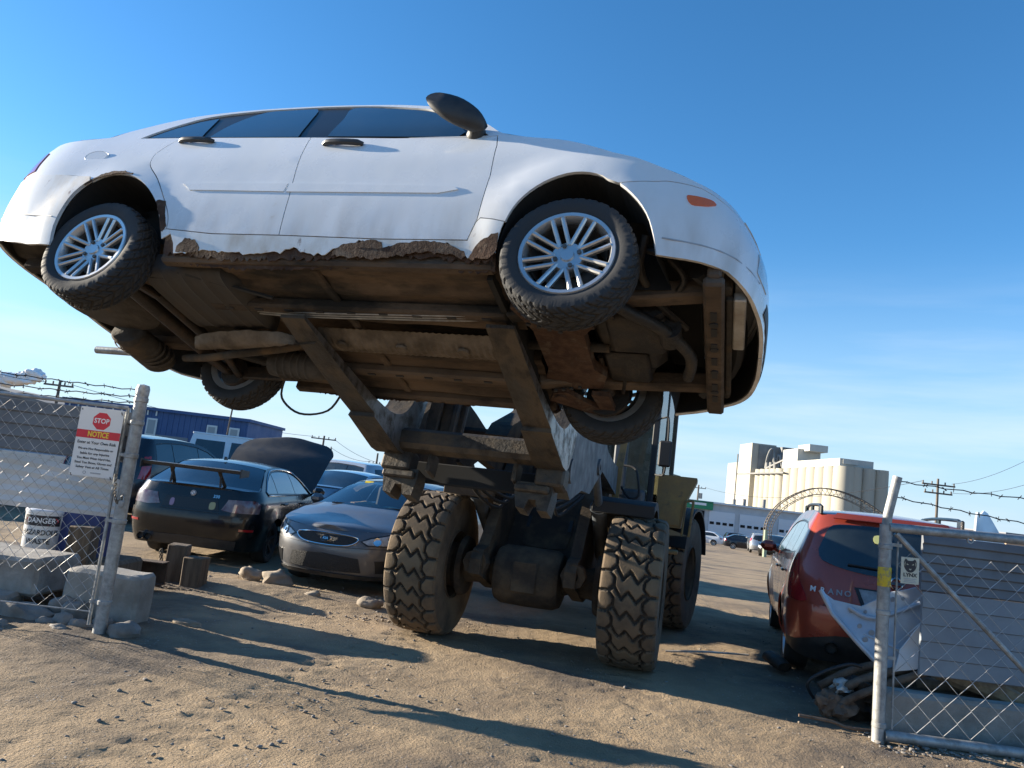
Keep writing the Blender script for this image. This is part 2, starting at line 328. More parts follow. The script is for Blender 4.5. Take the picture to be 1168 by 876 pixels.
# ------------------------------------------------------------------ car bodies
def inpoly(x, y, poly):
    c = False; n = len(poly); j = n-1
    for i in range(n):
        xi, yi = poly[i]; xj, yj = poly[j]
        if (yi > y) != (yj > y) and x < (xj-xi)*(y-yi)/(yj-yi)+xi: c = not c
        j = i
    return c
def area(p): return sum(p[i][0]*p[(i+1) % len(p)][1]-p[(i+1) % len(p)][0]*p[i][1] for i in range(len(p)))/2
def densify(poly, step):
    out = []
    for i in range(len(poly)):
        a = poly[i]; b = poly[(i+1) % len(poly)]; k = max(1, int(math.hypot(b[0]-a[0], b[1]-a[1])/step+.5))
        out += [(a[0]+(b[0]-a[0])*t/k, a[1]+(b[1]-a[1])*t/k) for t in range(k)]
    return out
def inset(poly, d):
    if area(poly) < 0: poly = poly[::-1]
    n = len(poly); out = []
    for i in range(n):
        a, b, c = V(poly[i-1]), V(poly[i]), V(poly[(i+1) % n]); e = b-a; f = c-b
        if e.length < 1e-7 or f.length < 1e-7: continue
        e.normalize(); f.normalize(); n1 = V((-e.y, e.x)); n2 = V((-f.y, f.x)); k = n1+n2
        k = k/max(.4, k.dot(n1)) if k.length > 1e-6 else n1
        out.append((b.x+k.x*d, b.y+k.y*d))
    return out
def smooth_poly(pts, k=6, closed=False):
    """Catmull-Rom through pts"""
    n = len(pts); out = []; D = len(pts[0])
    for i in range(n if closed else n-1):
        p = [pts[(i+j-1) % n] if closed else pts[max(0, min(n-1, i+j-1))] for j in range(4)]
        for q in range(k):
            t = q/k; w = (-.5*t+t*t-.5*t**3, 1-2.5*t*t+1.5*t**3, .5*t+2*t*t-1.5*t**3, -.5*t*t+.5*t**3)
            out.append(tuple(sum(w[j]*p[j][d] for j in range(4)) for d in range(D)))
    if not closed: out.append(tuple(pts[-1]))
    return out
def tri_fill(poly, step, holes=()):
    P = densify(poly, step); vs = []; ed = []
    def ring(pp):
        b = len(vs); vs.extend(V(p) for p in pp); ed.extend((b+i, b+(i+1) % len(pp)) for i in range(len(pp)))
    ring(P); H = [densify(h, step) for h in holes]
    for h in H: ring(h)
    x0 = min(p[0] for p in P); x1 = max(p[0] for p in P); y0 = min(p[1] for p in P); y1 = max(p[1] for p in P)
    B = [tuple(v) for v in vs]
    gx = int((x1-x0)/step); gy = int((y1-y0)/step); cell = {}
    for q in B: cell.setdefault((int(q[0]//step), int(q[1]//step)), []).append(q)
    for i in range(1, gx+1):
        for j in range(1, gy+1):
            p = (x0+i*step, y0+(j+(.5 if i % 2 else 0))*step)
            if not inpoly(*p, P) or any(inpoly(*p, h) for h in H): continue
            ci, cj = int(p[0]//step), int(p[1]//step)
            if any((q[0]-p[0])**2+(q[1]-p[1])**2 < (.55*step)**2 for a in (-1, 0, 1) for b in (-1, 0, 1) for q in cell.get((ci+a, cj+b), ())): continue
            vs.append(V(p))
    r = delaunay_2d_cdt(vs, ed, [], 0, 1e-6); ov = [tuple(v) for v in r[0]]; tr = []
    for f in r[2]:
        c = (sum(ov[i][0] for i in f)/3, sum(ov[i][1] for i in f)/3)
        if inpoly(*c, P) and not any(inpoly(*c, h) for h in H):
            a = (ov[f[1]][0]-ov[f[0]][0])*(ov[f[2]][1]-ov[f[0]][1])-(ov[f[2]][0]-ov[f[0]][0])*(ov[f[1]][1]-ov[f[0]][1])
            tr.append(tuple(f) if a > 0 else tuple(f)[::-1])
    return ov, tr
def tile(mb, sh, poly, off=0, depth=.012, step=.07, holes=(), gap=.0025, side=-1, m=0, fn=None):
    if fn is None: poly = sh.conv(poly); holes = [sh.conv(h) for h in holes]
    if gap: poly = inset(poly, gap)
    ov, tr = tri_fill(poly, step, holes); used = sorted({i for f in tr for i in f}); ix = {u: k for k, u in enumerate(used)}
    def pt(u, z, o):
        p = fn(u, z, o) if fn else sh.S(u, z, o); return (p[0], p[1] if side < 0 else -p[1], p[2])
    vs = [pt(*ov[i], off) for i in used]; n = len(vs); cnt = {}
    for f in tr:
        for a in range(3): cnt[f[a], f[(a+1) % 3]] = 1
    fs = [tuple(ix[i] for i in f) for f in tr]
    if depth:
        bd = [(a, b) for a, b in cnt if (b, a) not in cnt]; bi = {}
        for a, b in bd:
            for q in (a, b):
                if q not in bi: bi[q] = len(vs); vs.append(pt(*ov[q], off-depth))
        fs += [(ix[b], ix[a], bi[a], bi[b]) for a, b in bd]
    if side > 0: fs = [f[::-1] for f in fs]
    mb.add(vs, fs, m)
def strip(mb, sh, E, crown, n=12, m=0, k=4, edge=1.0, lift=0):
    """skin across the car between an edge curve and its mirror image, bowed by crown"""
    pts = smooth_poly([tuple(sh.S(u, z)) + tuple(c) for (u, z), c in zip(sh.conv(E), crown)], k); vs = []; fs = []
    for x, y, z, cx, cz in pts:
        for j in range(n+1):
            t = -1+2*j/n; b = 1-abs(t)**2.3; vs.append((x+cx*b, -abs(y)*edge*t*-1 if False else y*edge*-t, z+cz*b+lift))
    for i in range(len(pts)-1):
        for j in range(n):
            a = i*(n+1)+j; fs.append((a, a+1, a+n+2, a+n+1))
    mb.add(vs, fs, m)
def arc_pts(c, ra, p0, p1, n=14, rz=None):
    """arch from p0 over the top to p1"""
    a0 = math.atan2(p0[1]-c[1], p0[0]-c[0]); a1 = math.atan2(p1[1]-c[1], p1[0]-c[0])
    if a0 < a1: a0 += 2*PI
    return [p0]+[(c[0]+ra*math.cos(a0+(a1-a0)*i/n), c[1]+(rz or ra)*math.sin(a0+(a1-a0)*i/n)) for i in range(1, n)]+[p1]
# ------------------------------------------------------------------ wheels
def tyre_mesh(mb, Rr, W, rim, nseg=48, tread=None, ncol=8, depth=.009, shoulder=.022, m=0, m2=0):
    """turned about local Z (axle); outer face at +Z"""
    h = W/2; prof = [(rim, -h*.78), (rim+.012, -h*.86), (rim+(Rr-rim)*.45, -h*1.0), (Rr-shoulder, -h*.97)]
    cols = [(Rr-shoulder*.3*abs(w)**6-.006*w*w, h*.9*w, w) for w in [-1+2*i/ncol for i in range(ncol+1)]]
    P = [(r, z, None) for r, z in prof]+cols+[(r, -z, None) for r, z in prof[::-1]]
    k = len(P); vs = []; fs = []
    for i in range(nseg):
        a = 2*PI*i/nseg
        for r, z, w in P:
            d = depth*(1-tread(a, w)) if (tread and w is not None) else 0
            vs.append(((r-d)*math.cos(a), (r-d)*math.sin(a), z))
    for i in range(nseg):
        i2 = (i+1) % nseg
        for j in range(k-1): fs.append((i*k+j, i2*k+j, i2*k+j+1, i*k+j+1))
    nb = len(mb.m); mb.add(vs, fs, m)
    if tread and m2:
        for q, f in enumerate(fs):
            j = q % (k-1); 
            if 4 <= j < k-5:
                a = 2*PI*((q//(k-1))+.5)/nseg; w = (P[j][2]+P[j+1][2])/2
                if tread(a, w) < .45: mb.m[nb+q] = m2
    return mb
def winter_tread(a, w):
    s = a*30/(2*PI); q = abs(w)
    g = abs(((s+1.5*q) % 1)-.5); h = 1
    if g < .12: h = 0
    for c in (.0, .42, .75):
        if abs(q-c) < .035: h = 0
    if abs((((s+1.5*q)*2+.25) % 1)-.5) < .07: h = min(h, .5)
    return h
def rim_mesh(mb, rad, W, style='twin', m=0, md=1, nsp=8, holes=4):
    """outer face at +Z = W/2"""
    h = W/2
    mb.lathe([(rad+.012, h*.82), (rad+.006, h*.92), (rad-.010, h*.90), (rad-.022, h*.6), (rad-.03, h*.1), (rad-.03, -h*.75), (rad+.01, -h*.85)], 48, m=m)
    mb.lathe([(rad-.031, h*.55), (rad-.045, 0), (rad-.05, -h*.8)], 40, m=md)
    zf = h*.55
    mb.lathe([(0, zf+.012), (.028, zf+.012), (.032, zf+.004), (.070, zf+.004), (.078, zf-.01), (.08, zf-.05)], 32, m=m)
    mb.lathe([(.0, -h*.2), (rad*.62, -h*.2), (rad*.62, -h*.35), (0, -h*.35)], 32, m=md)       # brake disc
    nn = nsp
    for i in range(nn):
        a = 2*PI*(i+.28)/nn
        if style == 'twin':
            for s in (-1, 1):
                o = .021*s; c, si = math.cos(a), math.sin(a)
                pa = V((.052*c-o*si, .052*si+o*c, zf-.006)); pb = V(((rad-.008)*c-o*1.15*si, (rad-.008)*si+o*1.15*c, h*.80))
                mb.bar(pa, pb, .016, .021, m, .006, (-si, c, 0)) if False else mb.bar(pa, pb, .0205, .026, m, .006)
        else:
            c, si = math.cos(a), math.sin(a)
            mb.bar((.04*c, .04*si, zf-.006), ((rad-.008)*c, (rad-.008)*si, h*.8), .045, .022, m, .006)
    for i in range(holes):
        a = 2*PI*(i+.15)/holes; p = (.054*math.cos(a), .054*math.sin(a)); mb.cyl((*p, zf), (*p, zf+.012), .0105, 8, md)
def _pass(): pass
def wheel(parent, x, y, z, side, Rr=.31, W=.2, rim=.2, style='twin', nsp=8, holes=4, tread=None, nseg=48, ncol=8, rot=0, mats=None, steer=0, shared=None):
    e = None
    M = Tm((x, y, z)) @ Matrix.Rotation(steer, 4, 'Z') @ (AX['-y'] if side < 0 else AX['y']) @ Matrix.Rotation(rot, 4, 'Z')
    t = MB(); tyre_mesh(t, Rr, W, rim, nseg, tread, ncol, m2=1 if tread else 0)
    w = t.xf(M).build('wheel_tyre' if False else 'wheel', [(mats or (MT['tyre'],))[0], MT['groove']], parent, 40)
    r = MB(); rim_mesh(r, rim, W, style, 0, 1, nsp, holes); r.xf(M).build('rim', [(mats or (0, MT['alloy']))[1], MT['alloy_dark']], w)
    return w
# ------------------------------------------------------------------ camera, sky, sun
cam = bpy.data.objects.new('camera', bpy.data.cameras.new('camera')); COL.objects.link(cam); sc.camera = cam
cam.data.sensor_width = 36; cam.data.lens = 870/1168*36; cam.data.clip_end = 3000; cam.data.clip_start = .05
def cam_axes(pitch=7.3, roll=6.8):
    p, r = R(pitch), R(roll); rt0 = V((1, 0, 0)); up0 = V((0, -math.sin(p), math.cos(p))); f = V((0, math.cos(p), math.sin(p)))
    rt = rt0*math.cos(r)+up0*math.sin(r); up = up0*math.cos(r)-rt0*math.sin(r); return rt, up, f
_rt, _up, _fw = cam_axes(); EYE = V((0, 0, 1.6))
cam.matrix_world = Matrix.Translation(EYE) @ Matrix((_rt, _up, -_fw)).transposed().to_4x4()
def at(px, py, Y):
    """where the sight line of a photograph pixel meets the plane at distance Y"""
    d = _fw+_rt*((px-584)/870)-_up*((py-438)/870); return EYE+d*(Y/d.y)
SUN_EL, SUN_AZ = 14.0, 162.5           # azimuth of the sun, counter-clockwise from +X
sun = bpy.data.objects.new('sun', bpy.data.lights.new('sun', 'SUN')); COL.objects.link(sun)
sun.data.energy = 5; sun.data.angle = R(.53); sun.data.color = (1, .89, .72)
sd = V((math.cos(R(SUN_EL))*math.cos(R(SUN_AZ)), math.cos(R(SUN_EL))*math.sin(R(SUN_AZ)), math.sin(R(SUN_EL))))
sun.rotation_euler = sd.to_track_quat('Z', 'Y').to_euler()
wd = bpy.data.worlds.new('World'); sc.world = wd; wd.use_nodes = True
def build_world():
    nt = wd.node_tree; N = nt.nodes; L = nt.links; bg = N['Background']
    sk = N.new('ShaderNodeTexSky'); sk.sky_type = 'NISHITA'; sk.sun_disc = False; sk.sun_elevation = R(SUN_EL); sk.sun_rotation = R(90-SUN_AZ); sk.altitude = 600; sk.air_density = 1.0; sk.dust_density = .1; sk.ozone_density = 3.2
    # thin high cloud near the horizon
    tc = N.new('ShaderNodeTexCoord'); mp = N.new('ShaderNodeMapping'); mp.inputs['Scale'].default_value = (1.6, 1.6, 14); mp.inputs['Rotation'].default_value = (0, R(-4), 0); L.new(tc.outputs['Generated'], mp.inputs[0])
    nz = N.new('ShaderNodeTexNoise'); nz.inputs['Scale'].default_value = 1.6; nz.inputs['Detail'].default_value = 7; nz.inputs['Roughness'].default_value = .55; L.new(mp.outputs[0], nz.inputs['Vector'])
    r1 = N.new('ShaderNodeMapRange'); r1.inputs['From Min'].default_value = .42; r1.inputs['From Max'].default_value = .75; L.new(nz.outputs['Fac'], r1.inputs[0])
    sx = N.new('ShaderNodeSeparateXYZ'); L.new(tc.outputs['Generated'], sx.inputs[0])
    r2 = N.new('ShaderNodeMapRange'); r2.inputs['From Min'].default_value = .30; r2.inputs['From Max'].default_value = .05; r2.inputs['To Max'].default_value = .75; L.new(sx.outputs['Z'], r2.inputs[0])
    mu = N.new('ShaderNodeMath'); mu.operation = 'MULTIPLY'; L.new(r1.outputs[0], mu.inputs[0]); L.new(r2.outputs[0], mu.inputs[1])
    mx = N.new('ShaderNodeMix'); mx.data_type = 'RGBA'; L.new(mu.outputs[0], mx.inputs['Factor']); hs = N.new('ShaderNodeHueSaturation'); hs.inputs['Saturation'].default_value = 1.2; L.new(sk.outputs[0], hs.inputs['Color'])
    rz = N.new('ShaderNodeMapRange'); rz.inputs['From Min'].default_value = .34; rz.inputs['From Max'].default_value = -.02; rz.interpolation_type = 'SMOOTHSTEP'; rz.inputs['To Max'].default_value = .85; L.new(sx.outputs['Z'], rz.inputs[0])
    hz = N.new('ShaderNodeMix'); hz.data_type = 'RGBA'; L.new(rz.outputs[0], hz.inputs['Factor']); L.new(hs.outputs[0], hz.inputs[6]); hz.inputs[7].default_value = (2.0, 2.9, 3.9, 1)
    L.new(hz.outputs[2], mx.inputs[6]); mx.inputs[7].default_value = (3.4, 3.9, 4.5, 1); L.new(mx.outputs[2], bg.inputs[0])
    bg.inputs[1].default_value = .092
build_world()
sc.view_settings.view_transform = 'Standard'; sc.view_settings.look = 'None'; sc.view_settings.exposure = 1.5; sc.view_settings.gamma = 1; sc.view_settings.use_curve_mapping = False
sc.render.engine = 'CYCLES'; sc.cycles.use_denoising = True; sc.cycles.denoising_prefilter = 'ACCURATE'; sc.cycles.max_bounces = 6; sc.cycles.transparent_max_bounces = 16; sc.cycles.caustics_reflective = False; sc.cycles.caustics_refractive = False; sc.cycles.sample_clamp_indirect = 6
# ------------------------------------------------------------------ ground
def gz(x, y):
    """large shape of the yard: level by the gate, falling away on the right beyond the loader"""
    t = min(110, max(0, y-13)); s = min(1, max(0, (x/max(13, y)+.05)/.25))
    return -.036*t*s*s*(3-2*s)*min(1, t/10)
def build_ground():
    def axis(lo, hi, fine, a, b):
        xs = [a]; st = fine
        while xs[-1] < b: xs.append(xs[-1]+fine)
        s = fine
        while xs[-1] < hi: s *= 1.09; xs.append(xs[-1]+s)
        left = []; s = fine; q = a
        while q > lo: s *= 1.09; q -= s; left.append(q)
        return left[::-1]+xs
    xs = axis(-900, 900, .033, -5.0, 4.6); ys = axis(-60, 2600, .035, 3.2, 11)
    N = noise.noise; vs = []
    for y in ys:
        for x in xs:
            z = gz(x, y)
            if abs(x) < 14 and 0 < y < 26:
                p = V((x, y, 0)); k = 1 if y < 9.2 else .4; z += k*(.02*N(p*.55)+.014*N(p*1.7+V((3, 1, 0))))+.007*N(p*5)+.007*N(p*13)+.010*abs(N(p*24))
                rut = N(V((x*.9-y*.25, y*.12, 7)))
                z += .02*k*max(0, rut)
                for xt in (-1.028, 1.028):      # lug prints in the loader's own track
                    q = y-7.78; lx = (x-.414)*.966-q*.259-xt; ly = (x-.414)*.259+q*.966
                    if abs(lx) < .30 and -5.5 < ly < -.2 and N(p*.8+V((4, 4, 0))) > -.15: z += (-.005+.006*max(-1, min(1, 3*math.sin(ly*25+abs(lx)*9))))*min(1, (.30-abs(lx))/.06)
                z += .10*math.exp(-((x+2.9)**2/2.2+(y-9.0)**2/.25))+.06*math.exp(-((x+4)**2/2+(y-6.5)**2/.6))
            vs.append((x, y, z-.004))
    nx = len(xs); fs = [(j*nx+i, j*nx+i+1, (j+1)*nx+i+1, (j+1)*nx+i) for j in range(len(ys)-1) for i in range(nx-1)]
    m = mat('packed_dirt', (.37, .27, .165), .95, col2=(.245, .178, .11), scale=1.1, sharp=(.35, .65), bump=1, bscale=48, col3=(.105, .083, .066), s3=.42, t3=(.48, .63))
    nt = m.node_tree; N2 = nt.nodes; L = nt.links; b = N2['Principled BSDF']
    tc = N2.new('ShaderNodeTexCoord'); vo = N2.new('ShaderNodeTexVoronoi'); vo.inputs['Scale'].default_value = 26; L.new(tc.outputs['Object'], vo.inputs['Vector'])
    mr = N2.new('ShaderNodeMapRange'); mr.inputs['From Min'].default_value = .12; mr.inputs['From Max'].default_value = .22; mr.inputs['To Min'].default_value = 1; mr.inputs['To Max'].default_value = 0; L.new(vo.outputs['Distance'], mr.inputs[0])
    nz = N2.new('ShaderNodeTexNoise'); nz.inputs['Scale'].default_value = 2.1; L.new(tc.outputs['Object'], nz.inputs['Vector']); ms = N2.new('ShaderNodeMapRange'); ms.inputs['From Min'].default_value = .45; ms.inputs['From Max'].default_value = .62; L.new(nz.outputs['Fac'], ms.inputs[0])
    mm = N2.new('ShaderNodeMath'); mm.operation = 'MULTIPLY'; L.new(mr.outputs[0], mm.inputs[0]); L.new(ms.outputs[0], mm.inputs[1])
    old = b.inputs['Base Color'].links[0].from_socket; mx = N2.new('ShaderNodeMix'); mx.data_type = 'RGBA'; mh = N2.new('ShaderNodeMath'); mh.operation = 'MULTIPLY'; mh.inputs[1].default_value = .55; L.new(mm.outputs[0], mh.inputs[0]); L.new(mh.outputs[0], mx.inputs['Factor']); L.new(old, mx.inputs[6]); L.new(vo.outputs['Color'], mx.inputs[7])
    hs = N2.new('ShaderNodeHueSaturation'); hs.inputs['Saturation'].default_value = .0; hs.inputs['Value'].default_value = .55; L.new(vo.outputs['Color'], hs.inputs['Color']); L.new(hs.outputs[0], mx.inputs[7])
    L.new(mx.outputs[2], b.inputs['Base Color'])
    bp2 = N2.new('ShaderNodeBump'); bp2.inputs['Strength'].default_value = .5; bp2.inputs['Distance'].default_value = .02; L.new(mm.outputs[0], bp2.inputs['Height']); L.new(b.inputs['Normal'].links[0].from_socket, bp2.inputs['Normal']); L.new(bp2.outputs[0], b.inputs['Normal'])
    g = MB(); g.v = vs; g.f = fs; g.m = [0]*len(fs); o = g.build('ground', m, None, 180); tag(o, kind='structure')
build_ground()
# ------------------------------------------------------------------ the lifted white sedan
def jag(pts, amp, seed, step=.03):
    r = random.Random(seed); out = []
    for i in range(len(pts)-1):
        a, b = pts[i], pts[i+1]; k = max(1, int(math.hypot(b[0]-a[0], b[1]-a[1])/step))
        out += [(a[0]+(b[0]-a[0])*t/k+(r.uniform(-.3, .3)*amp if 0 < t else 0), a[1]+(b[1]-a[1])*t/k+r.uniform(-1, 1)*amp) for t in range(k)]
    return out+[pts[-1]]
CARM = Matrix.Translation((-2.115, 4.651, 2.113)) @ Matrix.Rotation(R(-17.48), 4, 'Z') @ Matrix.Rotation(R(-.39), 4, 'Y') @ Matrix.Rotation(R(-18.19), 4, 'X')
def build_lifted():
    sh = FOCUS; sh.old = True
    car = thing('sedan', 'white sedan with rusted rockers held up in the air on loader forks', 'car')
    car.matrix_world = CARM
    A_f = smooth_poly([(2.296, .215), (2.306, .339), (2.355, .476), (2.458, .589), (2.591, .645), (2.725, .621), (2.805, .522), (2.872, .392), (2.916, .236)], 4)
    A_r = smooth_poly([(-.262, .217), (-.272, .372), (-.232, .544), (-.137, .651), (-.005, .688), (.174, .634), (.348, .485), (.433, .322)], 4)
    E = [(3.95, .575), (3.8, .585), (3.65, .60), (3.469, .625), (3.3, .64), (3.142, .65), (2.952, .69), (2.75, .775), (2.525, .87), (2.3, .915), (2.17, .955), (2.08, 1.035), (1.947, 1.157), (1.80, 1.255), (1.684, 1.315),
         (1.5, 1.36), (1.333, 1.385), (.93, 1.413), (.5, 1.40), (.166, 1.347), (-.03, 1.268), (-.239, 1.128), (-.33, 1.045), (-.5, 1.025), (-.8, 1.03), (-1.1, 1.03), (-1.3, 1.03), (-1.55, 1.03)]
    Es = smooth_poly(E, 3)
    # side view split lines
    bseam = [(1.152, .301), (1.143, .521), (1.118, .70), (1.085, .972)]
    fseam = [(2.146, .288), (2.175, .394), (2.186, .647), (2.17, .85), (2.15, .935)]
    rseam = smooth_poly([(.467, .329), (.45, .40), (.396, .491), (.28, .641), (.175, .744), (.15, .80), (.15, .87), (.215, 1.004)], 4)
    dlo = smooth_poly([(-.085, 1.022), (.02, 1.16), (.166, 1.29), (.327, 1.347)], 4)+smooth_poly([(.526, 1.38), (.95, 1.392), (1.30, 1.366), (1.62, 1.297)], 4)+smooth_poly([(1.76, 1.232), (1.93, 1.098), (2.105, .935)], 4)
    belt = [(2.105, .917), (1.593, .938), (1.087, .972), (.417, 1.006), (-.085, 1.018)]
    dlo = dlo+belt[1:-1]
    fdoor = [(1.152, .301), (1.692, .288)]+fseam+[(2.105, .922), (1.593, .938), (1.085, .972)]+bseam[::-1][1:-1]
    rdoor = rseam[:-1]+[(.215, 1.010), (.417, 1.006), (1.085, .972)]+bseam[::-1][1:-1]+[(1.152, .301), (.752, .305)]
    fb_top = [(2.80, .585), (2.945, .615), (3.151, .622), (3.4, .585), (3.6, .545), (3.8, .525), (3.95, .515)]
    fb = [(2.916, .236), (3.13, .247), (3.3, .252), (3.46, .235), (3.65, .215), (3.95, .21)]+fb_top[::-1]+A_f[22:][:-1]
    fb = [p for i, p in enumerate(fb) if i == 0 or math.hypot(p[0]-fb[i-1][0], p[1]-fb[i-1][1]) > .01]
    rb_bot = [(-.262, .217), (-.384, .228), (-.533, .251), (-.75, .29), (-1.0, .34), (-1.55, .38)]
    rb = rb_bot[::-1]+[p for p in A_r[1:14] if p[1] < .64]+[(-.19, .665), (-.36, .69), (-.548, .70), (-.75, .70), (-1.1, .70), (-1.55, .70)]
    sill_low = jag([(.545, .20), (.60, .20), (.72, .215), (.9, .200), (1.05, .205), (1.18, .21), (1.25, .235), (1.33, .20), (1.45, .215), (1.52, .262), (1.62, .275), (1.70, .235), (1.82, .262), (1.9, .28), (1.97, .25), (2.05, .275), (2.12, .235), (2.16, .20)], .010, 3, .02)
    rocker = [(.433, .322), (.45, .27), (.50, .30), (.53, .25)]+sill_low+[(2.20, .225), (2.25, .26), (2.296, .215)]+A_f[1:6]+[(2.19, .40), (2.172, .380), (2.146, .288), (1.692, .288), (1.152, .301), (.752, .305), (.467, .329)]
    side = [(-1.55, .38)]+rb_bot[::-1][1:-1]+A_r+rocker[1:][:len(sill_low)+6]+A_f+fb[1:6]+Es
    for sgn in (-1, 1):
        b = MB()
        tile(b, sh, side, holes=[dlo, inset(fdoor, -.002), inset(rdoor, -.002), inset(fb, -.002), inset(rb, -.002), inset(rocker, -.002)], side=sgn, gap=0, step=.055, depth=.016)
        b.build('fender', MT['white'], car, 40)
        for nm, poly, mt_, xh, zh in (('front_door', fdoor, 'white', 1.32, .885), ('rear_door', rdoor, 'white', .365, .952)):
            d = MB(); tile(d, sh, poly, side=sgn, step=.05, depth=.018)
            do = d.build(nm, MT[mt_], car, 40)
            h = MB(); yy = lambda o: (sh.S(xh, zh, o)[1])*(1 if sgn < 0 else -1)
            h.tube(smooth_poly([(xh-.115, yy(.004), zh+.006), (xh-.09, yy(.018), zh+.008), (xh, yy(.024), zh+.004), (xh+.09, yy(.018), zh), (xh+.115, yy(.004), zh)], 3), [.012]*3+[.016]*7+[.012]*3, 8)
            h.build('handle', MT['black_plastic'], do)
            rs = MB()        # dished recess behind the handle
            rs.lathe([(0, -.012), (.05, -.009), (.07, 0.0005)], 20, Tm((xh+.01, yy(.0006), zh-.014)) @ (AX['-y'] if sgn < 0 else AX['y']) @ Matrix.Diagonal((1, .5, 1, 1)))
            rs.build('handle_recess', MT['white_low'], do)
        mo = MB(); tile(mo, sh, [(.52, .567), (1.102, .551), (1.110, .607), (.455, .616), (.50, .585)], off=.006, depth=.008, side=sgn, gap=.001)
        tile(mo, sh, [(1.118, .550), (1.95, .535), (2.05, .556), (2.02, .578), (1.116, .607)], off=.006, depth=.008, side=sgn, gap=.001)
        mo.build('side_moulding', MT['white'], car, 50)
        # windows and their black surrounds
        pl = MB(); tile(pl, sh, inset(dlo, -.003), off=-.010, depth=0, side=sgn, gap=0); pl.build('window_surround', MT['trim'], car)
        for nm, poly in (('window', [(-.03, 1.035), (.06, 1.15), (.18, 1.245), (.28, 1.285), (.345, 1.02)]), ('window', smooth_poly([(.40, 1.018), (.44, 1.2), (.555, 1.355), (.72, 1.374), (.895, 1.376), (.95, 1.22), (.995, .990)], 3)[:-1]+[(.995, .990)]),
                         ('window', smooth_poly([(1.175, .985), (1.16, 1.2), (1.135, 1.362), (1.33, 1.344), (1.6, 1.282), (1.74, 1.216), (1.86, 1.12)], 3)+[(1.965, .985), (1.94, .938)])):
            w = MB(); tile(w, sh, poly, off=-.004, depth=.004, side=sgn, gap=.001); w.build(nm, MT['glassd'], car)
        # bumpers
        b = MB(); tile(b, sh, fb, side=sgn, step=.06, depth=.02); fbo = b.build('front_bumper', MT['white'], car, 40)
        l = MB(); tile(l, sh, inset(fb, .006), off=-.024, depth=.002, side=sgn, gap=0, step=.09); l.build('bumper_liner', MT['black_plastic'], fbo)
        l = MB(); tile(l, sh, [(2.93, .318), (3.117, .325), (3.345, .335), (3.6, .335), (3.6, .330), (3.345, .329), (3.117, .319), (2.93, .312)], off=.002, depth=.002, side=sgn, gap=0, step=.1); l.build('bumper_crease', MT['ink_grey'], fbo)
        g = MB(); tile(g, sh, [(3.55, .36), (3.62, .345), (3.72, .345), (3.72, .48), (3.64, .50), (3.57, .47)], off=.003, depth=.005, side=sgn, step=.02); g.build('fog_lamp', MT['lens_clear'], fbo)
        g = MB(); tile(g, sh, [(3.72, .25), (3.95, .235), (3.95, .33), (3.76, .33)], off=.002, depth=.004, side=sgn, step=.02); g.build('lower_grille', MT['dk'], fbo)
        mk = MB(); tile(mk, sh, smooth_poly([(3.036, .545), (3.055, .508), (3.13, .518), (3.205, .545), (3.21, .558), (3.18, .568), (3.06, .556)], 3, True), off=.004, depth=.006, side=sgn, gap=0, step=.03); mk.build('side_marker', MT['lens_amber'], car)
        hl = MB(); tile(hl, sh, [(3.33, .585), (3.62, .58), (3.72, .50), (3.55, .515), (3.42, .54)] if False else [(3.50, .60), (3.84, .57), (3.84, .535), (3.62, .555)], off=.004, side=sgn); hl.build('headlight', MT['lens_clear'], car)
        b = MB(); tile(b, sh, rb, off=.006, side=sgn, step=.06, depth=.02); rbo = b.build('rear_bumper', MT['white_low'], car, 40)
        l = MB(); tile(l, sh, inset(rb, .006), off=-.020, depth=.002, side=sgn, gap=0, step=.09); l.build('bumper_liner', MT['black_plastic'], rbo)
        l = MB(); tile(l, sh, [(-.31, .384), (-.65, .43), (-.95, .45), (-.95, .456), (-.65, .437), (-.31, .390)], off=.0085, depth=.002, side=sgn, gap=0, step=.1); l.build('bumper_crease', MT['ink_grey'], rbo)
        tl = MB(); tile(tl, sh, [(-.585, .745), (-1.05, .725), (-1.05, .93), (-.70, .935), (-.62, .925)], off=.005, side=sgn); tl.build('taillight', MT['lens_red'], car)
        rk = MB(); tile(rk, sh, rocker, side=sgn, step=.025, depth=.006); rk.build('rocker_panel', MT['white_low'], car, 45)
        # ragged rust under the rocker, flakes along the arches
        ru = MB()
        for sd, (z0, amp, of) in enumerate(((.205, .03, -.014), (.17, .022, -.05))):
            up = jag([(.46, .31), (1.0, .31), (1.7, .295), (2.28, .30)], .004, 5, .06); lo = jag([(.47, z0), (.9, z0-.03), (1.3, z0-.02), (1.8, z0+.01), (2.28, z0-.02)], .45*amp, 9+sd, .014)
            tile(ru, sh, lo+up[::-1], off=of, depth=.004, side=sgn, gap=0, step=.04)
        flake = lambda pts, amp, sd: jag(pts, amp, sd, .015)
        tile(ru, sh, flake([(1.47, .225), (1.52, .26), (1.62, .275), (1.72, .24), (1.80, .265), (1.94, .283), (2.06, .268), (2.14, .235)], .004, 21)+flake([(2.15, .205), (1.95, .225), (1.7, .19), (1.47, .20)], .010, 22), off=.003, depth=.004, side=sgn, gap=0, step=.03)
        tile(ru, sh, flake([(1.62, .27), (1.66, .285), (1.72, .272)], .003, 25)+flake([(1.73, .24), (1.60, .24)], .004, 26), off=.004, depth=.004, side=sgn, gap=0, step=.03)
        tile(ru, sh, flake([(2.17, .205), (2.20, .27), (2.25, .30), (2.295, .315)], .008, 23)+flake([(2.30, .235), (2.25, .19), (2.17, .20)], .010, 24), off=.004, depth=.004, side=sgn, gap=0, step=.03)
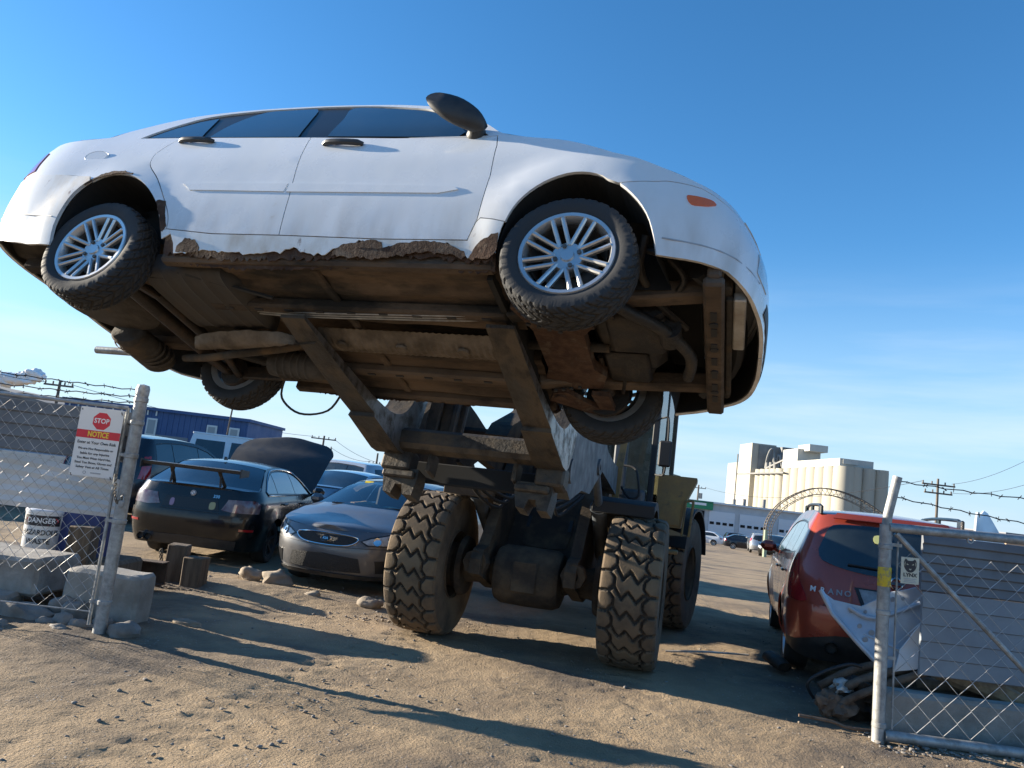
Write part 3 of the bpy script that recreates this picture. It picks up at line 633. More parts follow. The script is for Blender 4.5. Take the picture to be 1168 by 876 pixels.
        tile(ru, sh, flake([(.35, .50), (.40, .50), (.425, .42), (.46, .345)], .006, 31)+flake([(.445, .315), (.43, .325), (.40, .40), (.35, .48)], .004, 32), off=.003, depth=.004, side=sgn, gap=0, step=.03)
        tile(ru, sh, flake([(-.20, .61), (-.09, .69), (.01, .705), (.10, .685)], .006, 33)+flake([(.10, .672), (0, .685), (-.13, .65), (-.19, .60)], .003, 34), off=.003, depth=.004, side=sgn, gap=0, step=.03)
        tile(ru, sh, flake([(.56, .235), (.60, .275), (.66, .27), (.70, .23)], .006, 35)+flake([(.70, .205), (.56, .205)], .004, 36), off=.003, depth=.004, side=sgn, gap=0, step=.03)
        ru.build('rocker_rust', MT['rust'], car, 30)
        if sgn < 0:
            fl = MB(); fl.lathe([(.0, .002), (.058, .002), (.061, -.002)], 24, Tm(sh.S(-.262, .838, .002)) @ AX['-y'] @ Matrix.Diagonal((1.25, .62, 1, 1))); fl.lathe([(.062, .0), (.066, .003), (.070, 0)], 24, Tm(sh.S(-.262, .838, .001)) @ AX['-y'] @ Matrix.Diagonal((1.25, .62, 1, 1)))
            fl.build('fuel_flap', MT['white'], car)
        # door mirror
        m = MB(); s = -sgn
        m.tube(smooth_poly([(2.03, -.79*s, .95), (2.04, -.83*s, .96), (2.02, -.88*s, .98)], 3), [.05, .05, .045, .04, .04, .035, .035], 10)
        prof = []
        for i in range(9):
            t = i/8; prof.append((2.03-.205*t, -(.845+.16*t-.05*t*t)*s, .955+.095*t, .010+.052*math.sin(PI*(.10+.80*t))**.7, .03+.05*math.sin(PI*(.1+.8*t))))
        vs = []; fs = []; n = 14
        for x, y, z, h, dp in prof:
            for j in range(n):
                a = 2*PI*j/n; vs.append((x+dp*math.cos(a)*1.2+.02, y, z+h*math.sin(a)))
        for i in range(8):
            for j in range(n): fs.append((i*n+j, i*n+(j+1) % n, (i+1)*n+(j+1) % n, (i+1)*n+j))
        fs += [tuple(range(n)), tuple(range(8*n, 9*n))]
        m.add(vs, fs); m.build('door_mirror', MT['black_plastic'], car, 60)
        # inner wheel housings
        for arch, xw in ((A_f, 2.605), (A_r, .05)):
            w = MB(); n = len(arch)
            inn = [(p[0]+(.03 if p[0] > xw else -.03)*0, p[1]+.0) for p in arch]
            inn = sh.conv(inn); pts = [[(sh.P(*p)[0], (sh.P(*p)[1]+.02)*-sgn, p[1]) for p in inn], [(p[0]+(p[0]-xw)*.12, -.50*-sgn, p[1]+.03) for p in inn]]
            for a in range(n-1): w.add([pts[0][a], pts[0][a+1], pts[1][a+1], pts[1][a]], [(0, 1, 2, 3)])
            w.add([tuple(p) for p in pts[1]], [tuple(range(n))]); w.build('wheel_housing', MT['shell'], car)
    # skins across the car
    z0 = [(.02, .03)]
    ih, iw, ir, idk = 10, 15, 19, 22
    cr = [(0, .03), (.0, .04), (.0, .05), (0, .07), (0, .09), (0, .10), (0, .10), (0, .09), (.02, .08), (.04, .07), (.10, .06)]
    b = MB(); strip(b, sh, E[:ih+1], cr, 14); b.build('hood', MT['white'], car, 50)
    b = MB(); strip(b, sh, E[ih:iw+1], [(.20, .03), (.19, .03), (.17, .03), (.14, .035), (.12, .04), (.10, .045)], 14, edge=.97); b.build('windshield', MT['glassd'], car, 50)
    b = MB(); strip(b, sh, E[iw:ir+1], [(.10, .045), (.04, .055), (0, .06), (-.04, .055), (-.10, .05)], 14); b.build('roof', MT['white'], car, 50)
    b = MB(); strip(b, sh, E[ir:idk+1], [(-.10, .05), (-.12, .05), (-.14, .04), (-.15, .03)], 14); b.build('rear_window', MT['glassd'], car, 50)
    b = MB(); strip(b, sh, E[idk:], [(-.15, .03), (-.1, .03), (-.06, .03), (-.04, .03), (-.02, .03), (0, .02)], 14)
    b.bar((-.93, -.55, 1.03), (-.93, .55, 1.03), .10, .03, bev=.01); b.build('trunk_lid', MT['white'], car, 50)
    # wheels
    wm = (MT['tyre'], MT['alloy'])
    for x, y, s, st in ((0, -.72, -1, 0), (2.615, -.735, -1, R(1)), (0, .70, 1, 0), (2.615, .72, 1, R(1))):
        wheel(car, x, y, (.232 if x else .225)+(.075 if s > 0 else 0), s, .3075, .195, .206, 'twin', 8, 4, winter_tread, 420, 44, RND.uniform(0, 1), wm, st)
    # ---------------- underside
    fp = MB()
    def pan(u, v):
        x = .42+1.88*u; y = -.74+1.48*v; z = .215
        t = abs(y)
        if t < .17: z += .13*min(1, (.17-t)/.05)
        z += .006*max(-1, min(1, 4*math.sin((t-.2)*38)))*(1 if t > .22 else 0)
        z += .02*max(0, (t-.66)/.08)+.01*noise.noise(V((x*3, y*3, 0)))
        return (x, y, z)
    fp.grid(pan, 50, 96, flip=False); fp.build('floor_pan', MT['floorpan'], car, 40)
    s = MB()
    for sg in (-1, 1):
        s.box((1.36, sg*.735, .235), (1.84, .07, .12), None, .015)
        s.bar((.5, sg*.355, .185), (2.25, sg*.36, .185), .075, .06, bev=.012)            # longitudinal rails
        for k in range(9): s.box((.62+k*.19, sg*.356, .153), (.05, .02, .004), None, 0, 1)
        s.bar((2.25, sg*.36, .185), (2.55, sg*.42, .25), .085, .07, bev=.012); s.bar((2.55, sg*.42, .25), (3.25, sg*.46, .30), .09, .09, bev=.012)
        s.bar((.5, sg*.36, .19), (-.1, sg*.45, .33), .08, .07, bev=.01); s.bar((-.1, sg*.45, .33), (-.85, sg*.45, .33), .08, .07, bev=.01)
    s.box((1.30, 0, .207), (.05, 1.36, .02), None, .008)
    s.build('chassis_rails', [MT['floorpan'], MT['dk']], car)
    l = MB()
    for k in range(3): l.tube(smooth_poly([(.05, -.24-k*.02, .27), (.55, -.26-k*.022, .20), (1.0, -.29-k*.022, .160), (1.55, -.31-k*.022, .157), (2.1, -.33-k*.022, .165), (2.4, -.36, .22)], 5), .0065, 6)
    l.build('brake_lines', MT['steel'], car)
    t = MB()                       # fuel tank
    def tank(u, v):
        a = 2*PI*v; x = .18+.62*u; y = -.36+.30*math.copysign(abs(math.cos(a))**.5, math.cos(a)); z = .245+.085*math.copysign(abs(math.sin(a))**.5, math.sin(a)); e = min(1, 6*min(u, 1-u)+.45)
        return (x, -.36+(y+.36)*e, .245+(z-.245)*e-.012*(abs((u*5) % 1-.5) < .12))
    t.grid(tank, 30, 28); t.build('fuel_tank', MT['tank_plastic'], car, 50)
    h = MB()                       # exhaust: heat shield tray, pipe, resonator, muffler, tail pipe
    def tray(u, v):
        w = .09*math.sin(PI*min(1, .12+u*1.1))**.6; x = .16+.92*u; yc = .02-.16*u; return (x, yc+w*(2*v-1), .075+.06*(2*v-1)**2+.012*noise.noise(V((x*14, v*6, 2)))+.05*(1-u)*0)
    h.grid(tray, 24, 10); h.grid(lambda u, v: (.16+.92*u, .02-.16*u+.09*math.sin(PI*min(1, .12+u*1.1))**.6*(2*v-1), .140), 10, 4); h.build('exhaust_tray', MT['shield'], car, 60)
    h = MB()
    def tun(u, v): x = 1.05+1.15*u; y = -.13+.26*v; return (x, y, .155+.05*(1-(2*v-1)**2)*-1+.006*(int(u*60) % 2)+.03)
    h.grid(tun, 60, 8)
    for x in (1.18, 1.55, 1.92): h.lathe([(.0, 0), (.03, 0), (.036, .012)], 14, Tm((x, -.03, .128)))
    h.build('tunnel_shield', MT['shield'], car, 30)
    e = MB(); e.tube(smooth_poly([(2.7, .02, .24), (2.3, .03, .24), (1.7, .05, .24), (1.1, .06, .23), (.7, .12, .17), (.3, .2, .15), (0, .32, .17), (-.3, .45, .22)], 5), .026, 10)
    e.lathe([(.03, -.22), (.075, -.2), (.085, -.14), (.085, .14), (.075, .2), (.03, .22)], 20, Tm((.72, .30, .15)) @ AX['x'])
    for k in range(5): e.lathe([(.088, -.01), (.094, 0), (.088, .01)], 20, Tm((.60+k*.05, .30, .15)) @ AX['x'])
    e.build('exhaust_pipe', MT['pan2'], car, 50)
    mu = MB(); mu.lathe([(.0, -.22), (.085, -.22), (.10, -.2), (.105, 0), (.10, .2), (.085, .22), (0, .22)], 24, Tm((-.58, .36, .23), (0, 0, R(8))) @ AX['y'] @ Matrix.Diagonal((1.25, .85, 1, 1)))
    for k in range(6): mu.lathe([(.104, -.012), (.110, 0), (.104, .012)], 24, Tm((-.58+.004*k, .24+k*.045, .23), (0, 0, R(8))) @ AX['y'] @ Matrix.Diagonal((1.25, .85, 1, 1)))
    mu.build('muffler', MT['pan2'], car, 50)
    tp = MB(); tp.lathe([(.026, 0), (.026, .42), (.022, .42), (.022, 0)], 16, Tm((-.62, .42, .22)) @ Matrix.Rotation(R(-90), 4, 'Y') @ Tm((0, 0, 0))); tp.build('tail_pipe', MT['steel'], car, 50)
    # rear floor, spare wheel well, rear suspension
    w = MB(); w.grid(lambda u, v: (-.98+1.42*u, -.62+1.24*v, .40-.10*max(0, u-.7)+.012*math.sin(v*40)), 20, 40); w.lathe([(0, .26), (.29, .26), (.33, .29), (.35, .40)], 32, Tm((-.52, -.12, 0)))
    w.build('rear_floor', MT['pan2'], car, 40)
    sp = MB()
    sp.tube([(-.08, -.42, .24), (-.08, .42, .24)], .045, 10); sp.tube([(.1, -.36, .22), (.1, .36, .22)], .03, 10)
    for sg in (-1, 1):
        sp.bar((-.08, sg*.40, .22), (-.02, sg*.66, .20), .07, .04, bev=.01); sp.bar((.1, sg*.35, .21), (.05, sg*.66, .18), .05, .035, bev=.01); sp.bar((-.14, sg*.4, .27), (-.1, sg*.62, .25), .05, .035, bev=.01)
        sp.bar((.55, sg*.58, .22), (.03, sg*.62, .22), .03, .10, bev=.01)
        sp.lathe([(0, 0), (.10, 0), (.115, .05), (.06, .07), (0, .07)], 20, Tm((0, sg*.60, .22)) @ AX['y' if sg > 0 else '-y'])
        P = [(-.12+.045*math.cos(i*.8), sg*.50+.045*math.sin(i*.8), .22+.2*i/50) for i in range(50)]; sp.tube(P, .008, 6)
        sp.tube([(-.02, sg*.56, .20), (-.06, sg*.55, .46)], [.024, .018], 10)
    sp.build('rear_suspension', MT['oily'], car, 40)
    # front subframe, control arms, power train, radiator support
    f = MB(); f.prism([(2.28, -.40), (2.36, -.46), (2.62, -.40), (2.66, -.26), (2.60, -.18), (2.60, .18), (2.66, .26), (2.62, .40), (2.36, .46), (2.28, .40), (2.34, .2), (2.34, -.2)], .19, .25, 'z')
    for sg in (-1, 1):
        f.prism([(2.34, sg*.40), (2.42, sg*.38), (2.62, sg*.62), (2.66, sg*.70), (2.60, sg*.70), (2.40, sg*.56), (2.30, sg*.50)], .135, .165, 'z'); f.prism([(2.56, sg*.40), (2.66, sg*.40), (2.68, sg*.68), (2.60, sg*.69)], .14, .17, 'z')
        f.cyl((2.38, sg*.44, .12), (2.38, sg*.44, .20), .035, 14); f.cyl((2.64, sg*.68, .12), (2.64, sg*.68, .22), .028, 12)
        for k in range(4): f.cyl((2.36+k*.05, sg*(.36-.02*k), .130), (2.36+k*.05, sg*(.36-.02*k), .139), .012, 8, 1)
    f.build('front_subframe', [MT['rust'], MT['dk']], car, 40)
    for sg in (-1, 1):
        h = MB()
        h.lathe([(0, 0), (.125, 0), (.13, .02), (.08, .03), (.07, .09), (0, .09)], 24, Tm((2.615, sg*.585, .235)) @ AX['y' if sg > 0 else '-y'])
        h.tube([(2.60, sg*.57, .30), (2.58, sg*.53, .66)], [.032, .028], 10)
        h.tube([(2.58+.055*math.cos(i*.8), sg*.53+.055*math.sin(i*.8), .42+.22*i/44) for i in range(44)], .009, 6)
        h.tube([(2.63, sg*.15, .26), (2.62, sg*.56, .24)], .016, 8); h.lathe([(.02, -.05), (.045, -.04), (.035, -.02), (.05, 0), (.035, .02), (.05, .04), (.02, .06)], 14, Tm((2.62, sg*.50, .242)) @ AX['y'])
        h.tube([(2.78, sg*.15, .24), (2.72, sg*.5, .22)], .012, 6)
        h.build('front_suspension', MT['oily'], car, 40)
    g = MB(); g.box((2.80, .0, .40), (.36, .56, .30), None, .05); g.box((2.86, -.14, .26), (.30, .34, .10), None, .03); g.lathe([(0, -.16), (.12, -.15), (.14, 0), (.10, .14), (0, .16)], 20, Tm((2.80, .26, .34)) @ AX['y'])
    g.box((2.78, .22, .25), (.24, .30, .06), None, .02)
    g.lathe([(0, -.03), (.10, -.03), (.11, 0), (.10, .03), (0, .03)], 24, Tm((2.92, -.33, .30)) @ AX['y']); g.lathe([(0, -.06), (.055, -.06), (.055, .06), (0, .06)], 16, Tm((3.03, -.22, .20)) @ AX['y'])
    g.tube(smooth_poly([(2.70, -.50, .24), (2.85, -.42, .19), (3.0, -.30, .175), (3.12, -.05, .18), (3.1, .2, .19)], 5), .03, 10)
    g.tube(smooth_poly([(3.05, -.45, .26), (3.10, -.55, .30), (3.02, -.62, .36), (2.9, -.6, .42)], 5), .017, 8); g.tube(smooth_poly([(3.1, -.20, .25), (2.98, -.40, .26), (2.9, -.56, .33), (2.92, -.66, .45)], 5), .02, 8)
    g.build('engine', MT['engine_metal'], car, 45)
    r = MB(); r.box((3.235, -.02, .21), (.09, 1.30, .05), None, .012)
    for k in range(7): r.box((3.235, -.42+k*.14, .183), (.028, .07, .006), None, 0, 1)
    for k in range(4): r.cyl((3.235, -.35+k*.23, .178), (3.235, -.35+k*.23, .186), .02, 10, 1)
    r.box((3.235, -.66, .38), (.06, .05, .32), None, .01); r.box((3.235, .62, .38), (.06, .05, .32), None, .01); r.build('radiator_support', [MT['floorpan'], MT['dk']], car)
    r = MB(); r.box((3.30, -.02, .24), (.03, .94, .03), None, .006); r.box((3.29, 0, .40), (.04, 1.1, .30), None, .01)
    r.build('radiator', MT['pan2'], car)
    r = MB(); r.box((3.345, -.28, .245), (.055, .44, .05), None, .006); r.build('air_duct_panel', MT['scrap_light'], car)
    # firewall, seat bulkhead; added dark plate stops sun leaking into the engine bay
    for nm, fn in (('engine_bay_sun_block', lambda k: k.grid(lambda u, v: (2.2+.95*u, -.66+1.32*v, .56-.06*u), 4, 4)), ('firewall', lambda k: k.box((2.24, 0, .42), (.03, 1.36, .5))), ('seat_bulkhead', lambda k: k.box((.42, 0, .32), (.03, 1.3, .22)))): k = MB(); fn(k); k.build(nm, MT['shell'], car)
    k = MB(); k.grid(lambda u, v: (-.95+.9*u, -.62+1.24*v, .66), 3, 3)
    k.build('trunk_floor', MT['shell'], car)
    b = MB(); b.tube(smooth_poly([(3.16, -.60, .31), (3.30, -.34, .32), (3.34, 0, .32), (3.30, .34, .32), (3.16, .60, .31)], 4), .045, 8); b.build('bumper_beam', MT['dk'], car)
    c = MB(); c.tube(smooth_poly([(.42, .60, .2), (.36, .72, .10), (.48, .80, .03), (.7, .78, .06), (.82, .70, .18)], 5), .008, 6); c.build('hanging_cable', MT['dk'], car); c = MB(); c.tube(smooth_poly([(.95, -.45, .17), (.6, -.6, .18), (.42, -.64, .2)], 5), .012, 6)
    c.build('hanging_cable', MT['dk'], car)
    return car
lifted = build_lifted()
# ------------------------------------------------------------------ wheel loader
LOADM = Tm((.414, 7.776, 0), (0, 0, R(-15)))
def lug_tread(pitch_n=25):
    P = [(-1.0, .10), (-.72, .05), (-.52, -.20), (-.22, .40), (.0, .0), (.30, .52), (.54, .10), (.75, .12), (1.0, .05)]
    Pn = V((0, 0))
    def seg(px, py, ax, ay, bx, by):
        dx, dy = bx-ax, by-ay; t = max(0, min(1, ((px-ax)*dx+(py-ay)*dy)/(dx*dx+dy*dy))); return math.hypot(px-ax-t*dx, py-ay-t*dy)
    ps = 2*PI*.71/pitch_n; hw = .27
    S = []
    for k in (-1, 0, 1, 2):
        for i in range(len(P)-1):
            if i in (0, 7): continue
            S.append((P[i][0]*hw, (P[i][1]+k)*ps, P[i+1][0]*hw, (P[i+1][1]+k)*ps))
        for a_, b_ in (): S.append((P[a_][0]*hw, (P[a_][1]+k)*ps, P[b_][0]*hw, (P[b_][1]+1+k)*ps))
        # shoulder grooves between hexagonal end lugs
        for sg, b in ((-1, .05), (1, .10)):
            i0 = 1 if sg < 0 else 7
            S.append((P[i0][0]*hw, (P[i0][1]+k)*ps, sg*1.02*hw, (b+k)*ps))
            x0 = P[i0][0]*hw
            S.append((x0, (P[i0][1]+k)*ps, x0-sg*.20*hw, (P[i0][1]+.32+k)*ps)); S.append((x0-sg*.20*hw, (P[i0][1]+.32+k)*ps, x0-sg*.20*hw, (P[i0][1]+.66+k)*ps)); S.append((x0-sg*.20*hw, (P[i0][1]+.66+k)*ps, x0, (P[i0][1]+1+k)*ps))
    cache = {}
    def f(a, w):
        a += .012*noise.noise(V((math.cos(a)*6, math.sin(a)*6, w*1.5))); w += .03*noise.noise(V((math.cos(a)*9, math.sin(a)*9, w*2+7)))
        s = (a*pitch_n/(2*PI)) % 1; key = (round(s*40), round(w*1000))
        if key not in cache:
            y = s*ps; x = w*hw; d = min(seg(x, y, *q) for q in S); cache[key] = max(0, min(1, (d-.009)/.009))
        return cache[key]
    return f
def build_loader():
    L = thing('wheel_loader', 'muddy wheel loader carrying the white sedan on its forks', 'loader'); L.matrix_world = LOADM
    tread = lug_tread()
    r = MB(); r.lathe([(.335, .25), (.345, .22), (.33, .20), (.30, .12), (.29, .02), (.18, .0), (.17, .03), (.11, .05), (0, .05)], 40); r.lathe([(.335, -.25), (.345, -.22), (.32, -.18), (.30, -.05), (.29, .0)], 40)
    for k in range(12): r.cyl((.145*math.cos(k*PI/6), .145*math.sin(k*PI/6), .03), (.145*math.cos(k*PI/6), .145*math.sin(k*PI/6), .06), .016, 6)
    r.xf(Matrix.Rotation(PI/2, 4, 'Y')); w = MB(); tyre_mesh(w, .712, .54, .33, 25*25, tread, 54, .032, .045, 0, 1); w.xf(Matrix.Rotation(PI/2, 4, 'Y'))
    w0 = w.build('wheel', [MT['loader_tyre'], MT['groove']], L, 30); r0 = r.build('rim', MT['loader_mud'], w0, 40)
    M2 = Tm((0, 1.49, 0), (0, 0, R(-9.4))) @ Tm((0, 1.49, 0))
    for i, (M, flip, rot) in enumerate(((Tm((1.028, 0, .712)), 0, .1), (Tm((-1.028, 0, .712)), 1, .32), (M2 @ Tm((1.028, 0, .712)), 0, .2), (M2 @ Tm((-1.028, 0, .712)), 1, .5))):
        if i == 0: a, b = w0, r0
        else:
            a = w0.copy(); COL.objects.link(a); a.parent = L; b = r0.copy(); COL.objects.link(b); b.parent = a
        a.matrix_local = M @ Matrix.Rotation(rot, 4, 'X') @ (Matrix.Rotation(PI, 4, 'Z') if flip else Matrix())
    # front axle and frame
    d = MB(); d.lathe([(0, -.34), (.20, -.34), (.255, -.32), (.285, -.26), (.29, 0), (.285, .26), (.255, .32), (.20, .34), (0, .34)], 36, Tm((0, -.04, .70)) @ AX['x']); d.lathe([(0, 0), (.06, 0), (.065, -.02)], 16, Tm((0.02, -.335, .72)) @ AX['-y'])
    d.box((.0, -.325, .72), (.25, .03, .30), None, .02)
    d.lathe([(.19, -.8), (.15, -.6), (.13, -.4), (.17, -.3), (.17, .3), (.13, .4), (.15, .6), (.19, .8)], 24, Tm((0, 0, .712)) @ AX['x'])
    for s in (-1, 1): d.lathe([(0, 0), (.28, 0), (.30, .05), (.22, .12), (.22, .22), (0, .22)], 28, Tm((s*.66, 0, .712)) @ Matrix.Rotation(s*PI/2, 4, 'Y'))
    d.build('front_axle', MT['loader_dark'], L, 40)
    f = MB()
    for s in (-1, 1):
        f.prism([(-.46, .70), (-.46, .84), (-.38, .93), (-.22, .96), (.62, 1.95), (.9, 2.0), (1.25, 2.05), (1.45, 1.9), (1.45, .55), (.2, .5), (-.2, .62)], s*.46-.055, s*.46+.055, 'x')
        f.lathe([(.055, -.07), (.12, -.07), (.12, .07), (.055, .07), (.055, -.07)], 8, Tm((s*.48, -.34, .80)) @ AX['-y'])
        f.lathe([(.0, .0), (.055, .0)], 12, Tm((s*.48, -.36, .80)) @ AX['-y'], m=1)
    f.box((0, 1.38, 1.2), (.9, .08, 1.4), None, .02); f.build('front_frame', [MT['loader_dark'], MT['dk']], L, 30)
    p = MB(); a = math.atan2(.85, .8); PM = Tm((0, .68, 1.16)) @ Matrix.Rotation(a, 4, 'X')
    p.prism([(-.42, -.60), (-.36, -.66), (-.26, -.50), (.26, -.50), (.36, -.66), (.42, -.60), (.40, .60), (.34, .66), (-.34, .66), (-.40, .60)], -.02, .02, 'z', 0, PM)
    pl = smooth_poly([(-.25, -.22), (-.17, -.30), (.17, -.30), (.25, -.22), (.25, .12), (.18, .18), (-.18, .18), (-.25, .12)], 3, True); p.prism(pl, .018, .03, 'z', 0, PM)
    for s in (-1, 1): p.box((s*.23, .03, .032), (.035, .16, .006), None, 0, 1); p.m[-6:] = [1]*6; vs = p.v[-8:]; p.v[-8:] = [tuple(PM @ V(q)) for q in vs]
    p.build('belly_plate', [MT['loader_dark'], MT['dk']], L, 30)
    # lift arms and linkage
    arm = [(-2.25, 1.62), (-2.30, 1.80), (-2.15, 2.0), (-1.75, 2.2), (-1.2, 2.32), (-.7, 2.2), (0, 2.0), (.6, 1.92), (1.15, 1.9), (1.2, 1.7), (.9, 1.6), (.3, 1.7), (-.35, 1.8), (-.75, 1.68), (-1.05, 1.58), (-1.5, 1.60), (-2.0, 1.52)]
    for s in (-1, 1):
        m = MB(); m.prism(arm, s*.60-.05, s*.60+.05, 'x'); m.lathe([(0, -.075), (.09, -.075), (.09, .075), (0, .075)], 16, Tm((s*.6, -2.15, 1.73)) @ AX['x'])
        ao = m.build('lift_arm', MT['cabgrey'] if s > 0 else MT['loader_dark'], L, 40)
        c = MB(); c.tube([(s*.60, .65, .95), (s*.62, -.10, 1.45)], .075, 16); c.tube([(s*.62, -.10, 1.45), (s*.62, -.62, 1.80)], .042, 12)
        c.lathe([(.078, -.03), (.088, -.03), (.088, .03), (.078, .03)], 18, Tm((s*.62, -.10, 1.45)) @ V((0, -.52, .35)).to_track_quat('Z', 'Y').to_matrix().to_4x4()); c.lathe([(.03, -.05), (.075, -.05), (.075, .05), (.03, .05)], 14, Tm((s*.62, -.66, 1.83)) @ AX['x'])
        c.build('lift_cylinder', [MT['cabgrey']], L, 40)
        # hoses
        h = MB()
        for k in range(3): h.tube(smooth_poly([(s*(.40-.03*k), .3, 1.55), (s*(.30-.05*k), -.4, 1.35+.05*k), (s*(.34-.04*k), -1.0, 1.45+.04*k), (s*.35, -1.7, 1.72)], 6), .016, 8)
        h.build('hydraulic_hoses', MT['dk'], L)
    b = MB(); b.bar((-.6, -1.35, 1.92), (.6, -1.35, 1.92), .24, .20, bev=.03); b.prism([(-1.9, 1.95), (-1.75, 2.05), (-1.2, 2.2), (-.9, 2.3), (-.8, 2.2), (-1.2, 2.0), (-1.8, 1.85)], -.09, .09, 'x')
    b.tube([(0, -.85, 2.22), (0, .9, 1.85)], .07, 14); b.build('tilt_linkage', MT['loader_dark'], L, 40)
    # fork carriage: built in the tilted frame of the carried car
    Q = LOADM.inverted() @ CARM
    pf = smooth_poly([(-.36, .125), (-.36, .105), (-.1, .085), (.55, .045)], 1)+[(.70, .040), (.70, .012), (1.16, -.03), (1.26, -.02), (1.36, .04), (1.42, .20), (1.45, .5), (1.45, 1.25), (1.30, 1.25), (1.28, .72)]+smooth_poly([(1.26, .52), (1.20, .33), (1.08, .21), (.90, .15), (.6, .125)], 3)
    for x, dx in ((.99, .05), (2.18, .04)):
        for nm in (0,):
            fk = MB()
            for q, (hw) in ((0, .085),):
                n = len(pf); vs = []
                for sgn in (-1, 1):
                    for (y, z) in pf:
                        t = max(0, min(1, (1.2-y)/1.6)); vs.append((x+dx*t+sgn*(hw+.012*(1-t)-.012*t+(.008 if .65 < y < 1.5 and z < .03 else 0)), y, z))
                fk.v = vs; fk.f = [tuple(range(n)), tuple(range(n, 2*n))[::-1]]+[(i+n, (i+1) % n+n, (i+1) % n, i) for i in range(n)]; fk.m = [1, 1]+[0]*n
            fk.xf(Q).build('fork', [MT['forks'], MT['forkside']], L, 30)
    c = MB(); c.box((1.585, 1.23, .075), (1.10, .16, .15), None, .03); c.box((1.585, 1.36, .62), (1.10, .06, .12), None, .015); c.box((1.585, 1.40, 1.05), (1.3, .08, .14), None, .02)
    for x in (1.20, 1.36, 1.98): c.box((x, 1.42, .62), (.05 if x > 1.3 else .10, .10, .95), None, .012)
    c.box((1.30, 1.44, .62), (.26, .04, .9), None, .01)
    for x, ww in ((1.05, .22), (1.30, .03), (1.93, .03), (2.18, .2)): c.box((x, 1.34, -.05), (ww, .16, .16), None, .015)
    cp = MB(); cp.box((1.6, 1.47, -.07), (1.2, .03, .16), None, .01); cp.xf(Q).build('coupler_plate', MT['shell'], L)
    for x in (1.10, 2.08):
        c.prism([(x+a*1.0, -.13+b) for a, b in ((-.125, .02), (.125, .02), (.13, -.05), (.115, -.17), (.045, -.17), (.025, -.10), (-.025, -.10), (-.045, -.17), (-.105, -.16), (-.13, -.06))], 1.30, 1.46, 'y'); c.box((x-.01, 1.38, -.16), (.24, .24, .05), None, .01)
    c.xf(Q).build('fork_carriage', MT['forks'], L, 35)
    # fenders, cab, side box, rear body
    for s in (-1, 1):
        m = MB(); rr = .86
        def fen(u, v, rr=rr, s=s): a = R(140-68*u); return (s*((.56+.60*v) if s > 0 else (.42+.54*v)), -math.cos(a)*rr*-1*-1+.1, .70+rr*math.sin(a)*.98)
        m.grid(fen, 16, 2); m.grid(lambda u, v: fen(u, v, rr+.03), 16, 2)
        for v in (0, 1): m.grid(lambda u, q, v=v: fen(u, v, rr-.05*v+(.03+.05*v)*q), 16, 1)
        m.grid(lambda q, v: fen(0, v, rr+.03*q), 1, 2); m.grid(lambda q, v: fen(1, v, rr+.03*q), 1, 2)
        lz = .70+(rr+.03)*math.sin(R(72))*.98; ly = -math.cos(R(72))*(rr+.03)+.1; xa = s*(.56 if s > 0 else .42); xb = s*(1.16 if s > 0 else .96); m.box(((xa+xb)/2, ly-.012, lz-.055), (abs(xb-xa), .025, .12), None, .008)
        m.build('fender', MT['loader_mud'] if s < 0 else MT['cabframe'], L, 40)
    H = MB()
    CM = Tm((0, 1.49, 0), (0, 0, R(-5))) @ Tm((0, -.19, 0))
    X0, X1, Y0, Y1 = -.80, .98, .28, 1.85
    for x in (X0, X1):
        H.bar((x, Y0, 1.5), (x, Y0+.08, 3.30), .07, .07, bev=.01); H.bar((x, Y1, 1.5), (x, Y1, 3.30), .08, .08, bev=.01); H.bar((x, (Y0+Y1)/2, 1.5), (x, (Y0+Y1)/2, 3.3), .05, .05, bev=.01)
        H.bar((x, Y0, 1.95 if x < 0 else 1.55), (x, Y1, 1.55), .05, .08)
    H.box(((X0+X1)/2, (Y0+Y1)/2+.04, 3.36), (X1-X0+.2, Y1-Y0+.3, .14), None, .05); H.xf(CM); cab = H.build('cab', MT['cabframe'], L)
    g = MB(); g.box(((X0+X1)/2, Y0+.07, 2.4), (X1-X0-.08, .006, 1.7)); g.box((X1+.01, Y0+.42, 2.4), (.006, .66, 1.7)); g.box((X1+.01, Y0+1.2, 2.4), (.006, .68, 1.7)); g.box((X0-.01, (Y0+Y1)/2, 2.4), (.006, 1.45, 1.7)); g.xf(CM).build('cab_glass', MT['cabglass'], cab)
    bk = MB(); bk.box(((X0+X1)/2, Y1+.02, 2.1), (X1-X0, .04, 1.3)); bk.xf(CM).build('cab_rear_wall', MT['cabgrey'], L)
    lw = MB(); lw.box((.09, Y0+.25, 1.48), (X1-X0-.1, .6, .42), None, .03); lw.box((.60, Y0-.02, 1.95), (.16, .08, .72), None, .02); lw.box((.36, Y0+.02, 1.98), (.12, .05, .8), None, .02); lw.xf(CM).build('cab_base', MT['cabgrey'], L)
    st = MB(); st.box((.1, Y0+1.0, 1.75), (.5, .5, .14), None, .05); st.box((.1, Y0+1.28, 2.15), (.48, .14, .75), None, .05); st.xf(CM).build('driver_seat', MT['seatcloth'], cab)
    mr = MB(); mr.tube(smooth_poly([(X1, Y0, 2.52), (X1+.10, Y0-.1, 2.55), (X1+.16, Y0-.12, 2.5), (X1+.16, Y0-.12, 1.95), (X1+.1, Y0-.08, 1.88), (X1, Y0, 1.9)], 4), .012, 8); mr.box((X1+.15, Y0-.15, 2.13), (.15, .05, .30), None, .02); mr.xf(CM).build('mirror', MT['cabframe'], L)
